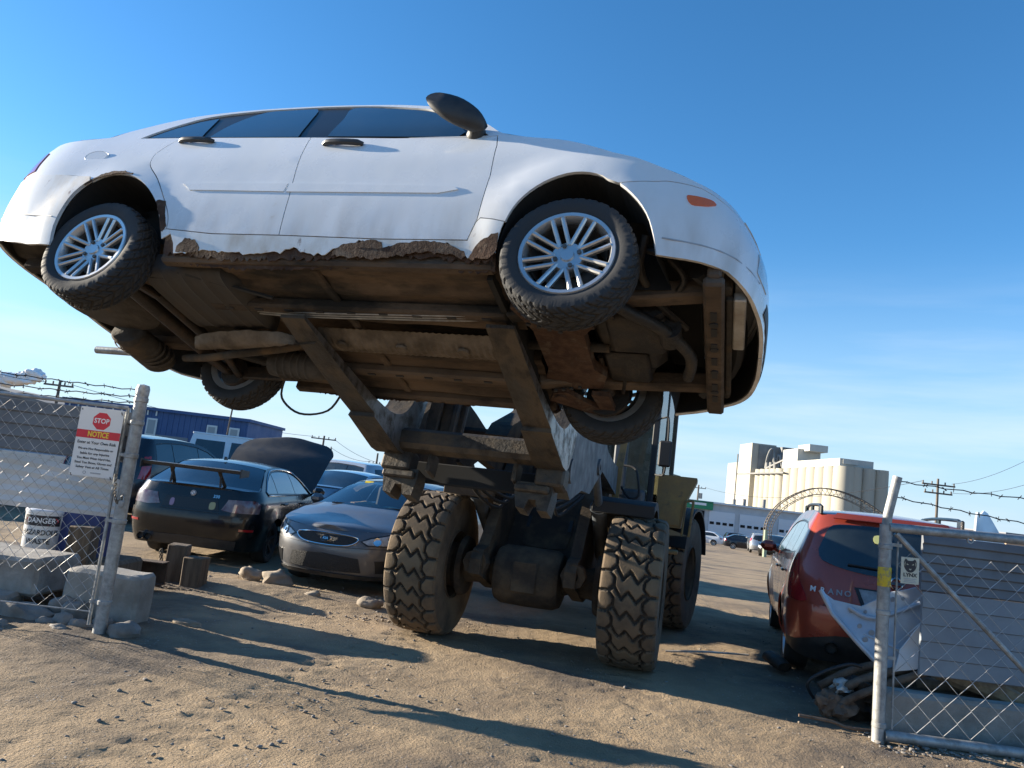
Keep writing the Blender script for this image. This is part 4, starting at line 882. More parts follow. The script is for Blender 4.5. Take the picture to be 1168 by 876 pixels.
    hr = MB(); hr.tube(smooth_poly([(.62, Y0-.12, 1.95), (.80, Y0-.16, 1.93), (.86, Y0-.2, 1.80), (.88, Y0-.2, 1.62), (.78, Y0-.2, 1.58), (.66, Y0-.14, 1.70)], 5), .014, 8); hr.xf(CM).build('hand_rail', MT['cabframe'], L)
    wl = MB(); wl.lathe([(0, 0), (.05, 0), (.06, .03), (.05, .09), (0, .1)], 16, Tm((.72, Y0-.1, 2.62)) @ AX['y']); wl.xf(CM).build('work_lamp', MT['lens_clear'], L)
    hd = MB(); hd.prism([(.60, 1.3), (.67, 1.3), (.70, 1.9), (.74, 2.4), (.68, 2.4), (.62, 1.9)], -.02, .02, 'y', 0, Tm((.0, .95, 0))); hd.build('tower_edge', MT['yellow'], L)
    tk = MB(); tk.prism([(1.06, 1.30), (1.36, 1.30), (1.39, 1.60), (1.50, 1.86), (1.50, 1.90), (1.06, 1.90)], 1.55, 2.35, 'y', 0, Tm((0, 0, 0))); tk.box((1.21, 1.545, 1.46), (.27, .02, .27), None, .004); tk.build('side_tank', MT['yellow'], L)
    rl = MB(); rl.tube(smooth_poly([(1.40, 1.52, 1.62), (1.47, 1.50, 1.63), (1.48, 1.50, 1.58), (1.46, 1.50, 1.22)], 4), .015, 8); rl.tube([(1.40, 1.52, 1.62), (1.38, 1.52, 1.22)], .012, 8); rl.box((1.20, 1.7, 1.02), (.3, .3, .04), None, .008); rl.box((1.06, 1.7, 1.15), (.03, .3, .3)); rl.build('step_rail', MT['yellow'], L)
    rb = MB(); rb.box((0, 1.5, 1.55), (1.35, 1.9, .95), None, .10); rb.box((0, .2, .9), (.7, 3.2, .55), None, .05); rb.box((0, 2.0, 1.0), (1.9, .45, .8), None, .10); rb.xf(Tm((0, 1.49, 0), (0, 0, R(-9.4))) @ Tm((0, 1.45, 0))).build('engine_hood', MT['yellow'], L)
    rx = MB(); rx.lathe([(.19, -.8), (.15, -.6), (.2, -.2), (.2, .2), (.15, .6), (.19, .8)], 20, M2 @ Tm((0, 0, .712)) @ AX['x']); rx.build('rear_axle', MT['loader_dark'], L)
    for s in (-1, 1):
        m = MB()
        def fr(u, v, rr=.80, s=s): a = R(165-140*u); return (s*(.74+.58*v), -math.cos(a)*rr, .712+rr*math.sin(a))
        m.grid(fr, 18, 1); m.grid(lambda u, v: fr(u, v, .83), 18, 1)
        for v in (0, 1): m.grid(lambda u, q, v=v: fr(u, v, .80+.03*q), 18, 1)
        m.xf(M2).build('rear_fender', MT['cabframe'], L)
    return L
loader = build_loader()
# ------------------------------------------------------------------ parked cars
def sedan_shape(wb=2.76, w=.905, tail=-1.0, nose=3.58, h=1.0, pf=3, pr=3.4):
    return Shape(W=[(.1, w-.12), (.35, w-.035), (.6, w), (.85, w-.005), (.95, w-.04), (1.02, w-.08), (1.2, w-.175), (1.38, w-.295), (1.45, w-.345)],
      nose=[(.1, nose-.16), (.3, nose-.03), (.5, nose), (.65, nose-.03), (.78, nose-.12), (.9, nose-.35)], tail=[(.2, tail+.10), (.4, tail+.02), (.6, tail), (.8, tail+.04), (1.0, tail+.09), (1.15, tail+.13)],
      uf=wb+.18, ur=-.45, Lf=1.3, Lr=1.3, pf=pf, pr=pr, wheels=[0, wb], flare=.02, ra=.36, zw=.32)
def suv_shape(wb=2.825, w=.94, tail=-1.0, nose=3.75):
    return Shape(W=[(.2, w-.12), (.4, w-.03), (.65, w), (.95, w-.01), (1.15, w-.045), (1.35, w-.12), (1.55, w-.20), (1.68, w-.265), (1.78, w-.33)],
      nose=[(.2, nose-.15), (.45, nose), (.7, nose-.02), (.9, nose-.15), (1.0, nose-.3)], tail=[(.25, tail+.13), (.45, tail+.02), (.7, tail), (.9, tail+.05), (1.1, tail+.11), (1.3, tail+.21), (1.5, tail+.34), (1.68, tail+.5)],
      uf=wb+.18, ur=-.35, Lf=1.35, Lr=1.35, pf=3, pr=3.6, wheels=[0, wb], flare=.03, ra=.40, zw=.36)
SED_E = lambda n, t, wb, d=0: [(n, .70), (n-.3, .71), (wb+.75, .74), (wb+.42, .80), (wb+.05, .90), (wb-.46, .96), (wb-.80, 1.0), (wb-1.05, 1.14), (wb-1.3, 1.27), (wb-1.55, 1.35), (wb-1.95, 1.385), (.3, 1.38), (.0, 1.345), (-.25, 1.23), (-.48, 1.11), (-.62, 1.05), (-.9, 1.04), (-1.2, 1.03), (t, 1.02)]
SED_B = (6, 9, 12, 15)
SUV_E = lambda n, t, wb: [(n, .86), (n-.35, .88), (wb+.5, .96), (wb+.1, 1.02), (wb-.52, 1.10), (wb-.9, 1.32), (wb-1.3, 1.52), (wb-1.65, 1.60), (.5, 1.635), (-.1, 1.625), (-.5, 1.61), (-.95, 1.60), (-1.35, 1.60), (t, 1.60)]
SUV_B = (4, 6, 13, 13)
def car_body(name, label, cat, sh, E, B, paint, loc, yaw, wb, dlo=None, splits=(), doors=(), zsill=.20, zb=.22, ra=.345, zw=.32, Rr=.31, glassm='glassd', step=.10, tiles=(), group=None, rim='alloy', windshield=None, hood=True, sides=(-1, 1), handles=(), mirror=None, z=0, hoodm=None, wh=True, wband=.19, deck_paint=None):
    car = thing(name, label, cat, (loc[0], loc[1], z), yaw, group)
    n, t = sh.unose, sh.utail; Es = smooth_poly(E, 3)
    h0 = math.sqrt(ra*ra-(zw-zsill)**2) if zw > zsill else ra
    af = arc_pts((wb, zw), ra, (wb-h0, zsill), (wb+h0, zb), 14); ar = arc_pts((0, zw), ra, (-h0, zb), (h0, zsill), 14)
    side = [(t, zb+.06), (-.9, zb+.02)]+ar+af+[(wb+.7, zb), (n, zb)]+Es
    hl = ([dlo] if dlo else [])
    b = MB()
    for s in sides: tile(b, sh, side, holes=hl+[inset(d, -.003) for d in doors], side=s, gap=0, step=step, depth=.015)
    b.build('body', paint, car, 40)
    for s in sides:
        for i, d in enumerate(doors):
            m = MB(); tile(m, sh, d, side=s, step=step, gap=.003); do = m.build('door', paint, car, 40)
            if i < len(handles):
                hx, hz = handles[i]; p = sh.S(hx, hz, .02); m = MB(); m.box((p[0], p[1]*(1 if s < 0 else -1), hz), (.20, .035, .03), None, .012); m.build('handle', MT['trim'] if rim != 'chrome' else MT['chrome'], do)
        if dlo:
          if glassm != 'clear':
            m = MB(); tile(m, sh, dlo, off=-.008, depth=0, side=s, gap=0, step=step*1.5); m.build('window_surround', MT['trim'], car)
          xs = list(splits)
          for k in range(len(xs)-1):
                a, c = xs[k], xs[k+1]
                P = [p for p in densify(inset(dlo, .022), .03)]
                P = [(min(max(u, a+.012), c-.012), zz) for u, zz in P]; Q = [P[0]]
                for p in P[1:]:
                    if math.hypot(p[0]-Q[-1][0], p[1]-Q[-1][1]) > .012: Q.append(p)
                zs_ = [p[1] for p in Q]
                if len(Q) > 3 and abs(area(Q)) > .01:
                    m = MB()
                    try: tile(m, sh, Q, off=-.004, depth=.003, side=s, gap=0, step=step); m.build('window', MT['carglass'] if glassm == 'clear' else MT[glassm], car)
                    except Exception: pass
        for xw, arch in ((0, ar), (wb, af)):
            m = MB(); q = len(arch)
            for k in range(q-1): m.add([(arch[k][0], s*(sh.W(.4)-.03), arch[k][1]), (arch[k+1][0], s*(sh.W(.4)-.03), arch[k+1][1]), (arch[k+1][0], s*.45, arch[k+1][1]), (arch[k][0], s*.45, arch[k][1])], [(0, 1, 2, 3)])
            m.add([(p[0], s*.46, p[1]) for p in arch], [tuple(range(q))]); m.build('wheel_housing', MT['shell'], car)
        if mirror:
            mx, mz = mirror; y0 = sh.W(mz)*s; m = MB(); m.box((mx, y0+.13*s, mz+.07), (.13, .20, .14), None, .05); m.bar((mx+.02, y0-.02*s, mz), (mx, y0+.08*s, mz+.04), .05, .04); m.build('door_mirror', paint, car)
        if wh:
            for xw in (0, wb): wheel(car, xw, s*(sh.W(.4)-.12), Rr, s, Rr, wband+.02, Rr*.66, 'single', 6 if rim != 'dark' else 5, 5, None, 40, 6, .3*xw, (MT['tyre_clean'], MT['alloy'] if rim == 'alloy' else MT['oily']))
    i, j, k, l = B
    cr = lambda q, a, c: [(a[0]+(c[0]-a[0])*v/max(1, q-1), a[1]+(c[1]-a[1])*v/max(1, q-1)) for v in range(q)]
    if hood: m = MB(); strip(m, sh, E[:i+1], cr(i+1, (.0, .05), (.10, .06)), 12); m.build('hood', hoodm or paint, car, 50)
    m = MB(); strip(m, sh, E[i:j+1], cr(j-i+1, (.22, .03), (.10, .04)), 12, edge=.97); m.build('windshield', MT[windshield or 'glassd'], car, 50)
    m = MB(); strip(m, sh, E[j:k+1], [(.10, .045)]+cr(k-j, (.05, .05), (-.06 if l > k else -.01, .05 if l > k else .02)), 12); m.build('roof', paint, car, 50)
    if l > k:
        m = MB(); strip(m, sh, E[k:l+1], cr(l-k+1, (-.06, .05), (-.13, .03)), 12, edge=.97); m.build('rear_window', MT['carglass' if glassm == 'clear' else 'glassd'], car, 50)
        m = MB(); strip(m, sh, E[l:], cr(len(E)-l, (-.13, .03), (0, .02)), 12); m.build('trunk_lid', deck_paint or paint, car, 50)
    fl = MB(); fl.box((wb/2, 0, zsill+.03), (wb-2*ra-.02, 1.5, .04)); fl.build('floor_pan', MT['shell'], car)
    for nm, poly, mt_, off, both in tiles:
        for s in ((-1, 1) if both else (-1,)):
            m = MB(); tile(m, sh, poly, off=off, depth=.012, side=s, gap=0, step=step*.7); m.build(nm, MT[mt_] if isinstance(mt_, str) else mt_, car, 45)
    return car
def on_car(sh, u, z, off=.012):
    """frame on the body skin: local x to the reader's right, y up, z out"""
    a = V(sh.S(u-.03, z, off)); b = V(sh.S(u+.03, z, off)); c = V(sh.S(u, z+.03, off)); o = V(sh.S(u, z, off))
    x = (b-a).normalized(); y = c-o; y = (y-x*y.dot(x)).normalized(); n = x.cross(y)
    return Matrix((x, y, n)).transposed().to_4x4(), o
def badge_text(car, sh, u, z, body, size, mt_, bold=0, width=None, off=.014, name='lettering'):
    r, o = on_car(sh, u, z, off); m = MB(); m.text(body, size, Matrix.Translation(o) @ r, depth=.003, bold=bold, width=width); return m.build(name, mt_, car, 30)
def sed_dlo(wb, zb0=.985, zb1=1.0, hq=1.345, xr=-.38):
    return smooth_poly([(wb-.93, zb0), (wb-1.12, 1.10), (wb-1.36, 1.235), (wb-1.62, 1.315), (wb-2.0, hq), (.35, hq-.005), (.08, 1.305), (-.15, 1.20)], 3)+[(xr+.02, zb1+.04), (xr+.06, zb1), (.5, (zb0+zb1)/2)]
# --- black sedan with a wing, seen from behind
def build_black():
    wb = 2.76; sh = sedan_shape(); n, t = sh.unose, sh.utail
    dlo = sed_dlo(wb); dr = [(.40, .27), (.33, .50), (.16, .72), (.14, .985), (1.0, .985), (1.02, .27)]; df = [(1.03, .27), (1.01, .985), (1.86, .975), (1.93, .8), (1.95, .27)]
    T = [('rear_bumper', [(-.36, .21), (-.39, .42), (-.36, .66), (-1.0, .69), (t, .69), (2*t+1.0, .69), (2*t+.36, .66), (2*t+.39, .42), (2*t+.36, .21), (t, .24)], MT['black_paint'], .014, False),
         ('taillight', [(-.74, .745), (-.72, .87), (-.82, .915), (-1.20, .905), (-1.28, .76), (-1.1, .735)], mat('smoked_tail_lens', (.10, .02, .02), .08, coat=1, col2=(.25, .22, .21), scale=5), .008, True),
         ('plate_recess', [(t-.40, .735), (t+.40, .735), (t+.36, .885), (t-.36, .885)], 'trim', .006, False), ('trunk_seam', [(-1.30, .705), (t, .705), (2*t+1.30, .705), (2*t+1.30, .713), (t, .713), (-1.30, .713)], 'dk', .006, False),
         ('lower_valance', [(-1.0, .24), (t, .255), (2*t+1.0, .24), (2*t+1.0, .36), (t, .38), (-1.0, .36)], 'black_plastic', .020, False), ('reflector', [(-.80, .50), (-1.0, .50), (-1.0, .53), (-.80, .53)], 'lens_red', .02, True)]
    c = car_body('sedan', 'black sedan with a tall rear wing seen from behind', 'car', sh, SED_E(n, t, wb), SED_B, MT['black_paint'], (-4.141, 11.579), R(88.4), wb, dlo, (-.36, .13, 1.0, 1.9), (dr, df), tiles=T, handles=((.30, .86), (1.22, .855)), mirror=(1.86, .97), step=.07, rim='dark', hood=False)
    HM = Tm((1.98, 0, 1.0)) @ Matrix.Rotation(R(-47), 4, 'Y') @ Tm((-1.98, 0, -1.0)); Eh = SED_E(n, t, wb)[1:7]; hm = MB()
    strip(hm, sh, Eh, [(0, .05)]*6, 12); hm.xf(HM)
    up = hm.build('hood', MT['matt_black'], c, 60); h2 = MB(); strip(h2, sh, Eh, [(0, .02)]*6, 12, edge=.93, lift=-.03); h2.xf(HM).build('hood_lining', MT['shell'], up)
    eb = MB(); eb.box((2.75, 0, .62), (1.3, 1.3, .3), None, .06); eb.build('engine', MT['oily'], c)
    ch = MB(); P = [tuple(sh.S(u, z, .006)) for u, z in densify(inset(dlo, -.012), .06)]
    for s in (-1, 1): ch = MB(); ch.tube([(p[0], p[1]*-s, p[2]) for p in P], .009, 6, closed=True); ch.build('window_chrome', MT['chrome'], c)
    w = MB(); w.prism([(-1.14, 1.315), (-1.12, 1.275), (-.90, 1.262), (-.84, 1.28), (-.92, 1.318)], -.68, .68, 'y')
    for s in (-1, 1): w.prism([(-1.16, 1.22), (-.84, 1.24), (-.84, 1.32), (-1.16, 1.34)], s*.68, s*.695, 'y')
    for s in (-1, 1): w.bar((-1.0, s*.33, 1.28), (-.78, s*.36, 1.07), .05, .02, bev=.004); w.bar((-.92, s*.33, 1.28), (-.92, s*.35, 1.06), .03, .02)
    w.build('rear_wing', MT['black_plastic'], c)
    e = MB()
    for y in (.50, .60): e.lathe([(.040, 0), (.045, .02), (.045, -.12), (.038, -.12), (.036, 0)], 20, Tm((-.985, y, .30)) @ Matrix.Rotation(-PI/2, 4, 'Y')); e.lathe([(0, -.03), (.037, -.03)], 14, Tm((-.985, y, .30)) @ Matrix.Rotation(-PI/2, 4, 'Y'), m=1)
    e.build('exhaust_tips', [MT['chrome'], MT['dk']], c)
    m, o = on_car(sh, t, .945, .012); b = MB(); b.lathe([(0, .006), (.034, .006), (.041, 0), (.041, -.01)], 24, Matrix.Translation(o) @ m); b.lathe([(.026, .007), (.028, .009), (.030, .007)], 24, Matrix.Translation(o) @ m, m=1)
    for q in (0, 1): b.lathe([(0.004, .0075), (.025, .0075)], 8, Matrix.Translation(o) @ m, m=2, arc=(q*PI, q*PI+PI/2))
    b.build('emblem', [MT['ink_grey'], MT['chrome'], MT['ink_white']], c)
    badge_text(c, sh, -1.36, .86, '330', .062, MT['chrome'], .001) if False else badge_text(c, sh, t+.34, .925, '330', .06, MT['chrome'], .001)
    st = MB()
    for du, ww in ((-.26, .05), (.30, .07)):
        r, o = on_car(sh, t+du, .80, .008); st.prism(smooth_poly([(-ww/2, -.045), (ww/2, -.04), (ww/2, .045), (-ww/2, .04)], 4, True), 0, .003, 'z', 0 if du < 0 else 1, Matrix.Translation(o) @ r)
    st.build('plate_stickers', [mat('violet_sticker', (.30, .22, .34), .5), mat('olive_sticker', (.35, .36, .2), .5)], c)
    f = MB(); f.prism([(-.05, 0), (.05, 0), (.0, .05), (-.04, .05)], -.012, .012, 'y', 0, Tm((.02, 0, 1.425))); f.build('roof_antenna', MT['black_plastic'], c)
    return c
build_black()
# --- grey coupe facing the gate
def build_grey():
    wb = 2.65; sh = sedan_shape(wb, .88, -.93, 3.56, pf=2.7); n, t = sh.unose, sh.utail
    E = [(n, .755), (n-.3, .765), (wb+.70, .80), (wb+.4, .85), (wb+.0, .935), (wb-.15, .965), (wb-.32, 1.0), (wb-.6, 1.13), (wb-.9, 1.265), (wb-1.16, 1.345), (wb-1.6, 1.385), (.4, 1.37), (.0, 1.31), (-.25, 1.22), (-.48, 1.12), (-.62, 1.06), (-.9, 1.05), (-1.2, 1.04), (t, 1.03)]
    dlo = [(wb-.46, .985), (wb-.66, 1.10), (wb-.92, 1.225), (wb-1.2, 1.305), (wb-1.6, 1.345), (.4, 1.33), (.08, 1.28), (-.25, 1.13), (-.34, 1.02), (.5, 1.0)]
    df = [(.75, .27), (.72, .97), (2.12, .96), (2.2, .8), (2.22, .27)]
    grille = mat('black_mesh_grille', (.008, .008, .009), .6, col2=(.022, .022, .022), scale=60, sharp=(.48, .52), bump=.6, bscale=80)
    T = [('upper_grille', smooth_poly([(n-.38, .685), (n-.30, .605), (n, .585), (n+.30, .605), (n+.38, .685), (n, .700)], 3, True), grille, .008, False),
         ('headlight', [(3.06, .785), (3.10, .70), (3.30, .635), (3.62, .625), (3.70, .66), (3.60, .70), (3.30, .775)], 'lens_clear', .007, True),
         ('headlight_bezel', [(3.04, .80), (3.08, .69), (3.29, .62), (3.64, .61), (3.73, .66), (3.62, .715), (3.30, .79)], 'trim', .004, True),
         ('lower_grille', [(n-.52, .285), (n, .265), (n+.52, .285), (n+.46, .45), (n, .475), (n-.46, .45)], grille, .008, False),
         ('fog_lamp_recess', [(3.20, .30), (3.46, .29), (3.50, .44), (3.22, .46)], 'trim', .006, True),
         ('bumper_seam', [(3.02, .60), (3.7, .575), (n, .55), (2*n-3.7, .575), (2*n-3.02, .60), (2*n-3.02, .606), (2*n-3.7, .581), (n, .556), (3.7, .581), (3.02, .606)], 'dk', .003, False),
         ('lower_lip', [(3.05, .21), (3.6, .20), (n, .195), (2*n-3.6, .20), (2*n-3.05, .21), (2*n-3.05, .25), (n, .245), (3.05, .25)], 'black_plastic', .016, False)]
    c = car_body('coupe', 'blue grey coupe facing the gate with yellow sticker on its windscreen', 'car', sh, E, SED_B, MT['grey_paint'], (-1.194, 13.083), R(-104.2), wb, dlo, (-.32, .7, 2.2), (df,), tiles=T, handles=((.9, .85),), mirror=(2.05, .97), step=.07, windshield='carglass', glassm='clear')
    ch = MB(); gp = [tuple(sh.S(u, z, .012)) for u, z in smooth_poly([(n-.40, .69), (n-.31, .597), (n, .575), (n+.31, .597), (n+.40, .69), (n, .710)], 4, True)]; ch.tube(gp, .008, 6, closed=True); ch.build('grille_chrome', MT['chrome'], c)
    m, o = on_car(sh, n, .645, .02); M = Matrix.Translation(o) @ m; b = MB(); b.lathe([(0, .004), (.062, .004), (.066, -.004)], 28, M @ Matrix.Diagonal((1, .55, 1, 1))); b.lathe([(.064, .002), (.068, .006), (.072, .002)], 28, M @ Matrix.Diagonal((1, .55, 1, 1)), m=1); b.text('KIA', .045, M @ Tm((0, 0, .006)), 1, .002, None, .001); b.build('emblem', [MT['trim'], MT['chrome']], c)
    hl = MB()
    for s in (0, 1):
        for du, r_ in ((0, .045), (-.16, .04)):
            u = 3.52+du*1.1 if not s else 2*n-3.52-du*1.1; m, o = on_car(sh, u, .672 if du == 0 else .70, .010); hl.lathe([(r_, .0), (r_+.006, .004), (r_-.012, -.006 if False else .001), (0, .002)], 20, Matrix.Translation(o) @ m)
    hl.build('lamp_reflectors', MT['chrome'], c)
    ins = MB(); ins.box((1.95, 0, .86), (.55, 1.40, .18), None, .06); ins.build('dashboard', MT['seatcloth'], c)
    for y in (-.36, .36):
        s = MB(); s.box((1.0, y, .72), (.5, .5, .2), None, .06); s.box((.72, y, 1.0), (.16, .48, .62), Matrix.Rotation(R(-14), 4, 'Y'), .05); s.box((.66, y, 1.30), (.09, .26, .16), None, .04); s.build('front_seat', MT['seatcloth'], c)
    w = MB(); w.lathe([(.17, -.012), (.185, 0), (.17, .012), (.16, 0), (.17, -.012)], 28, Tm((1.58, .36, .98), (0, R(-65), 0))); w.bar((1.58, .20, .98), (1.58, .52, .98), .03, .04); w.build('steering_wheel', MT['trim'], c)
    bag = MB(); bag.rock((1.85, -.25, 1.0), (.35, .5, .16), 4, .3, 2); bag.rock((1.80, .1, .99), (.25, .3, .12), 9, .3, 2, m=1); bag.build('loose_cover', [MT['barkwood'], mat('teal_rag', (.12, .32, .30), .7)], c)
    st = MB(); P = [V(sh.S(wb-.95, 1.285)), V(sh.S(wb-.86, 1.245))]
    st.box((1.655, -.36, 1.352), (.006, .13, .055), Matrix.Rotation(R(-62), 4, 'Y'), 0); st.build('windscreen_sticker', MT['ink_yellow'], c)
    wp = MB()
    for y0, y1 in ((-.5, .05), (.1, .62)): wp.tube([(2.52-.05*abs(y0), y0, 1.035), (2.38, y1, 1.055)], .010, 6)
    wp.build('wipers', MT['dk'], c)
    return c
build_grey()
# --- copper red crossover by the right gate, seen from behind
def build_red():
    wb = 2.825; sh = suv_shape(); n, t = sh.unose, sh.utail
    E = [(u, z+(.06 if z > 1.3 else 0)) for u, z in SUV_E(n, t, wb)]
    dlo = smooth_poly([(wb-.62, 1.12), (wb-1.0, 1.33), (wb-1.32, 1.47), (wb-1.7, 1.545), (.5, 1.575), (-.05, 1.56)], 3)+[(-.36, 1.50), (-.42, 1.36), (-.30, 1.22), (.5, 1.17)]
    dr = [(.45, .32), (.38, .6), (.20, .8), (.16, 1.12), (1.05, 1.10), (1.08, .32)]; df = [(1.09, .32), (1.06, 1.10), (2.05, 1.08), (2.12, .8), (2.14, .32)]
    gl = smooth_poly([(t-.78, 1.30), (t-.70, 1.20), (t-.4, 1.13), (t, 1.11), (t+.4, 1.13), (t+.70, 1.20), (t+.78, 1.30)], 3)+smooth_poly([(t+.76, 1.46), (t+.70, 1.55), (t+.4, 1.575), (t, 1.58), (t-.4, 1.575), (t-.70, 1.55), (t-.76, 1.46)], 3)
    cl = MT['red_paint']
    T = [('rear_window', gl, 'glassd', .010, False), ('taillight', smooth_poly([(-.62, 1.22), (-.70, 1.20), (-.80, 1.0), (-.92, .80), (-.70, .79), (-.57, .84), (-.56, 1.05)], 3, True), mat('dark_red_lens', (.23, .012, .016), .1, coat=1, col2=(.34, .02, .02), scale=7), .012, True),
         ('rear_bumper', [(-.43, .40), (-.44, .72), (-.60, .775), (-1.06, .775), (t, .73), (2*t+1.06, .775), (2*t+.60, .775), (2*t+.44, .72), (2*t+.43, .40), (2*t+.8, .42), (2*t+1.2, .52), (t, .55), (-1.2, .52), (-.8, .42)], cl, .018, False),
         ('bumper_valance', [(-.43, .30), (-.5, .42), (-.85, .46), (-1.15, .55), (t, .58), (2*t+1.15, .55), (2*t+.85, .46), (2*t+.5, .42), (2*t+.43, .30), (2*t+.9, .25), (t, .27), (-.9, .25)], 'black_plastic', .012, False),
         ('plate_recess', [(t-.30, .82), (t+.30, .82), (t+.37, .99), (t-.37, .99)], 'trim', .010, False), ('plate_garnish', [(t-.27, .835), (t+.27, .835), (t+.33, .975), (t-.33, .975)], mat('scuffed_white_plate', (.42, .45, .47), .5, col2=(.25, .26, .27), scale=14), .014, False),
         ('tailgate_seam', [(-1.08, .782), (t, .74), (2*t+1.08, .782), (2*t+1.08, .79), (t, .748), (-1.08, .79)], 'dk', .006, False), ('roof_lip', [(t-.72, 1.605), (t+.72, 1.605), (t+.70, 1.66), (t-.70, 1.66)], cl, .04, False)]
    c = car_body('crossover', 'copper red crossover with dark rear glass behind the gate post', 'car', sh, E, SUV_B, cl, (4.13, 8.28), R(73.2), wb, dlo, (-.40, .17, 1.06, 2.2), (dr, df), zsill=.28, zb=.30, ra=.40, zw=.36, Rr=.355, tiles=T, handles=((.34, .99), (1.30, .97)), mirror=(1.98, 1.10), step=.07, wband=.22)
    for s in (-1, 1):
        r = MB(); r.tube(smooth_poly([(-.42, s*.655, 1.67), (-.36, s*.655, 1.735), (-.2, s*.655, 1.75), (.6, s*.66, 1.755), (1.15, s*.645, 1.73), (1.25, s*.64, 1.68)], 4), .018, 8)
        for x in (-.40, .45, 1.2): r.box((x, s*.655, 1.70), (.16 if x < 0 else .06, .035, .10), None, .012)
        r.build('roof_rail', MT['trim'], c)
    e = MB(); e.lathe([(.050, 0), (.058, .012), (.058, -.14), (.048, -.14), (.046, 0)], 20, Tm((-1.0, .55, .40)) @ Matrix.Rotation(-PI/2, 4, 'Y')); e.lathe([(0, -.05), (.048, -.05)], 14, Tm((-1.0, .55, .40)) @ Matrix.Rotation(-PI/2, 4, 'Y'), m=1); e.build('exhaust_tip', [MT['chrome'], MT['dk']], c)
    m, o = on_car(sh, t, 1.07, .022); M = Matrix.Translation(o) @ m; b = MB(); b.lathe([(.045, 0), (.052, .006), (.060, 0)], 28, M); b.box(tuple(M @ V((0, 0, .004)))[:3], (.01, .14, .028)); b.build('emblem', MT['chrome'], c)
    for k, (ch_, du) in enumerate((('M', -.52), ('R', -.43), ('A', -.355), ('N', -.28), ('O', -.205))): badge_text(c, sh, t+du-.26+0*k if False else t+du-.22, .915, ch_, .075, MT['ink_white'] if k < 2 else MT['ink_grey'], .0015)
    st = MB(); r, o = on_car(sh, t-.14, 1.45, .016); st.prism(smooth_poly([(-.055, -.04), (.06, -.045), (.045, .05), (-.06, .045)], 3, True), 0, .003, 'z', 0, Matrix.Translation(o) @ r); st.build('window_sticker', mat('pale_yellow_sticker', (.62, .60, .22), .6), c)
    wp = MB(); q = [tuple(sh.S(t+d, 1.17+.03*abs(d), .03)) for d in (-.02, -.2, -.45)]; wp.tube(q, .009, 6); wp.build('rear_wiper', MT['dk'], c)
    return c
build_red()
# --- cars further back
GRP = None
def plain(kind, name, label, paint, loc, yaw, z=0, **k):
    if kind == 'sedan':
        wb = 2.7; sh = sedan_shape(wb, .88, -.98, 3.5); n, t = sh.unose, sh.utail
        T = [('taillight', [(-.66, .74), (-.66, .90), (-1.15, .90), (-1.15, .76)], 'lens_red', .006, True), ('headlight', [(3.1, .76), (3.12, .62), (3.65, .58), (3.6, .68)], 'lens_clear', .006, True), ('grille', [(n-.35, .5), (n+.35, .5), (n+.38, .62), (n-.38, .62)], 'trim', .006, False), ('lower_grille', [(n-.5, .28), (n+.5, .28), (n+.45, .4), (n-.45, .4)], 'trim', .006, False)]
        return car_body(name, label, 'car', sh, SED_E(n, t, wb), SED_B, MT[paint], loc, yaw, wb, sed_dlo(wb), (-.36, .13, 1.0, 1.9), (), tiles=T, mirror=(1.8, .97), step=.13, z=z, **k)
    wb = 2.75; sh = suv_shape(wb, .93, -.95, 3.6); n, t = sh.unose, sh.utail
    gl = [(t-.74, 1.18), (t, 1.05), (t+.74, 1.18), (t+.70, 1.50), (t, 1.53), (t-.70, 1.50)]
    T = [('rear_window', gl, 'glassd', .008, False), ('taillight', [(-.62, .85), (-.62, 1.28), (-.80, 1.26), (-.85, .85)], 'lens_red', .008, True), ('headlight', [(3.2, .88), (3.2, .72), (3.65, .70), (3.62, .84)], 'lens_clear', .006, True), ('grille', [(n-.4, .62), (n+.4, .62), (n+.45, .80), (n-.45, .80)], 'trim', .006, False)]
    dlo = [(wb-.62, 1.12), (wb-1.0, 1.33), (wb-1.32, 1.47), (wb-1.7, 1.545), (.5, 1.575), (-.05, 1.56), (-.38, 1.52), (-.44, 1.17), (.5, 1.15)]
    return car_body(name, label, 'car', sh, SUV_E(n, t, wb), SUV_B, MT[paint], loc, yaw, wb, dlo, (-.42, .17, 1.06, 2.2), (), zsill=.28, zb=.30, ra=.40, zw=.36, Rr=.355, tiles=T, mirror=(1.95, 1.10), step=.13, z=z, **k)
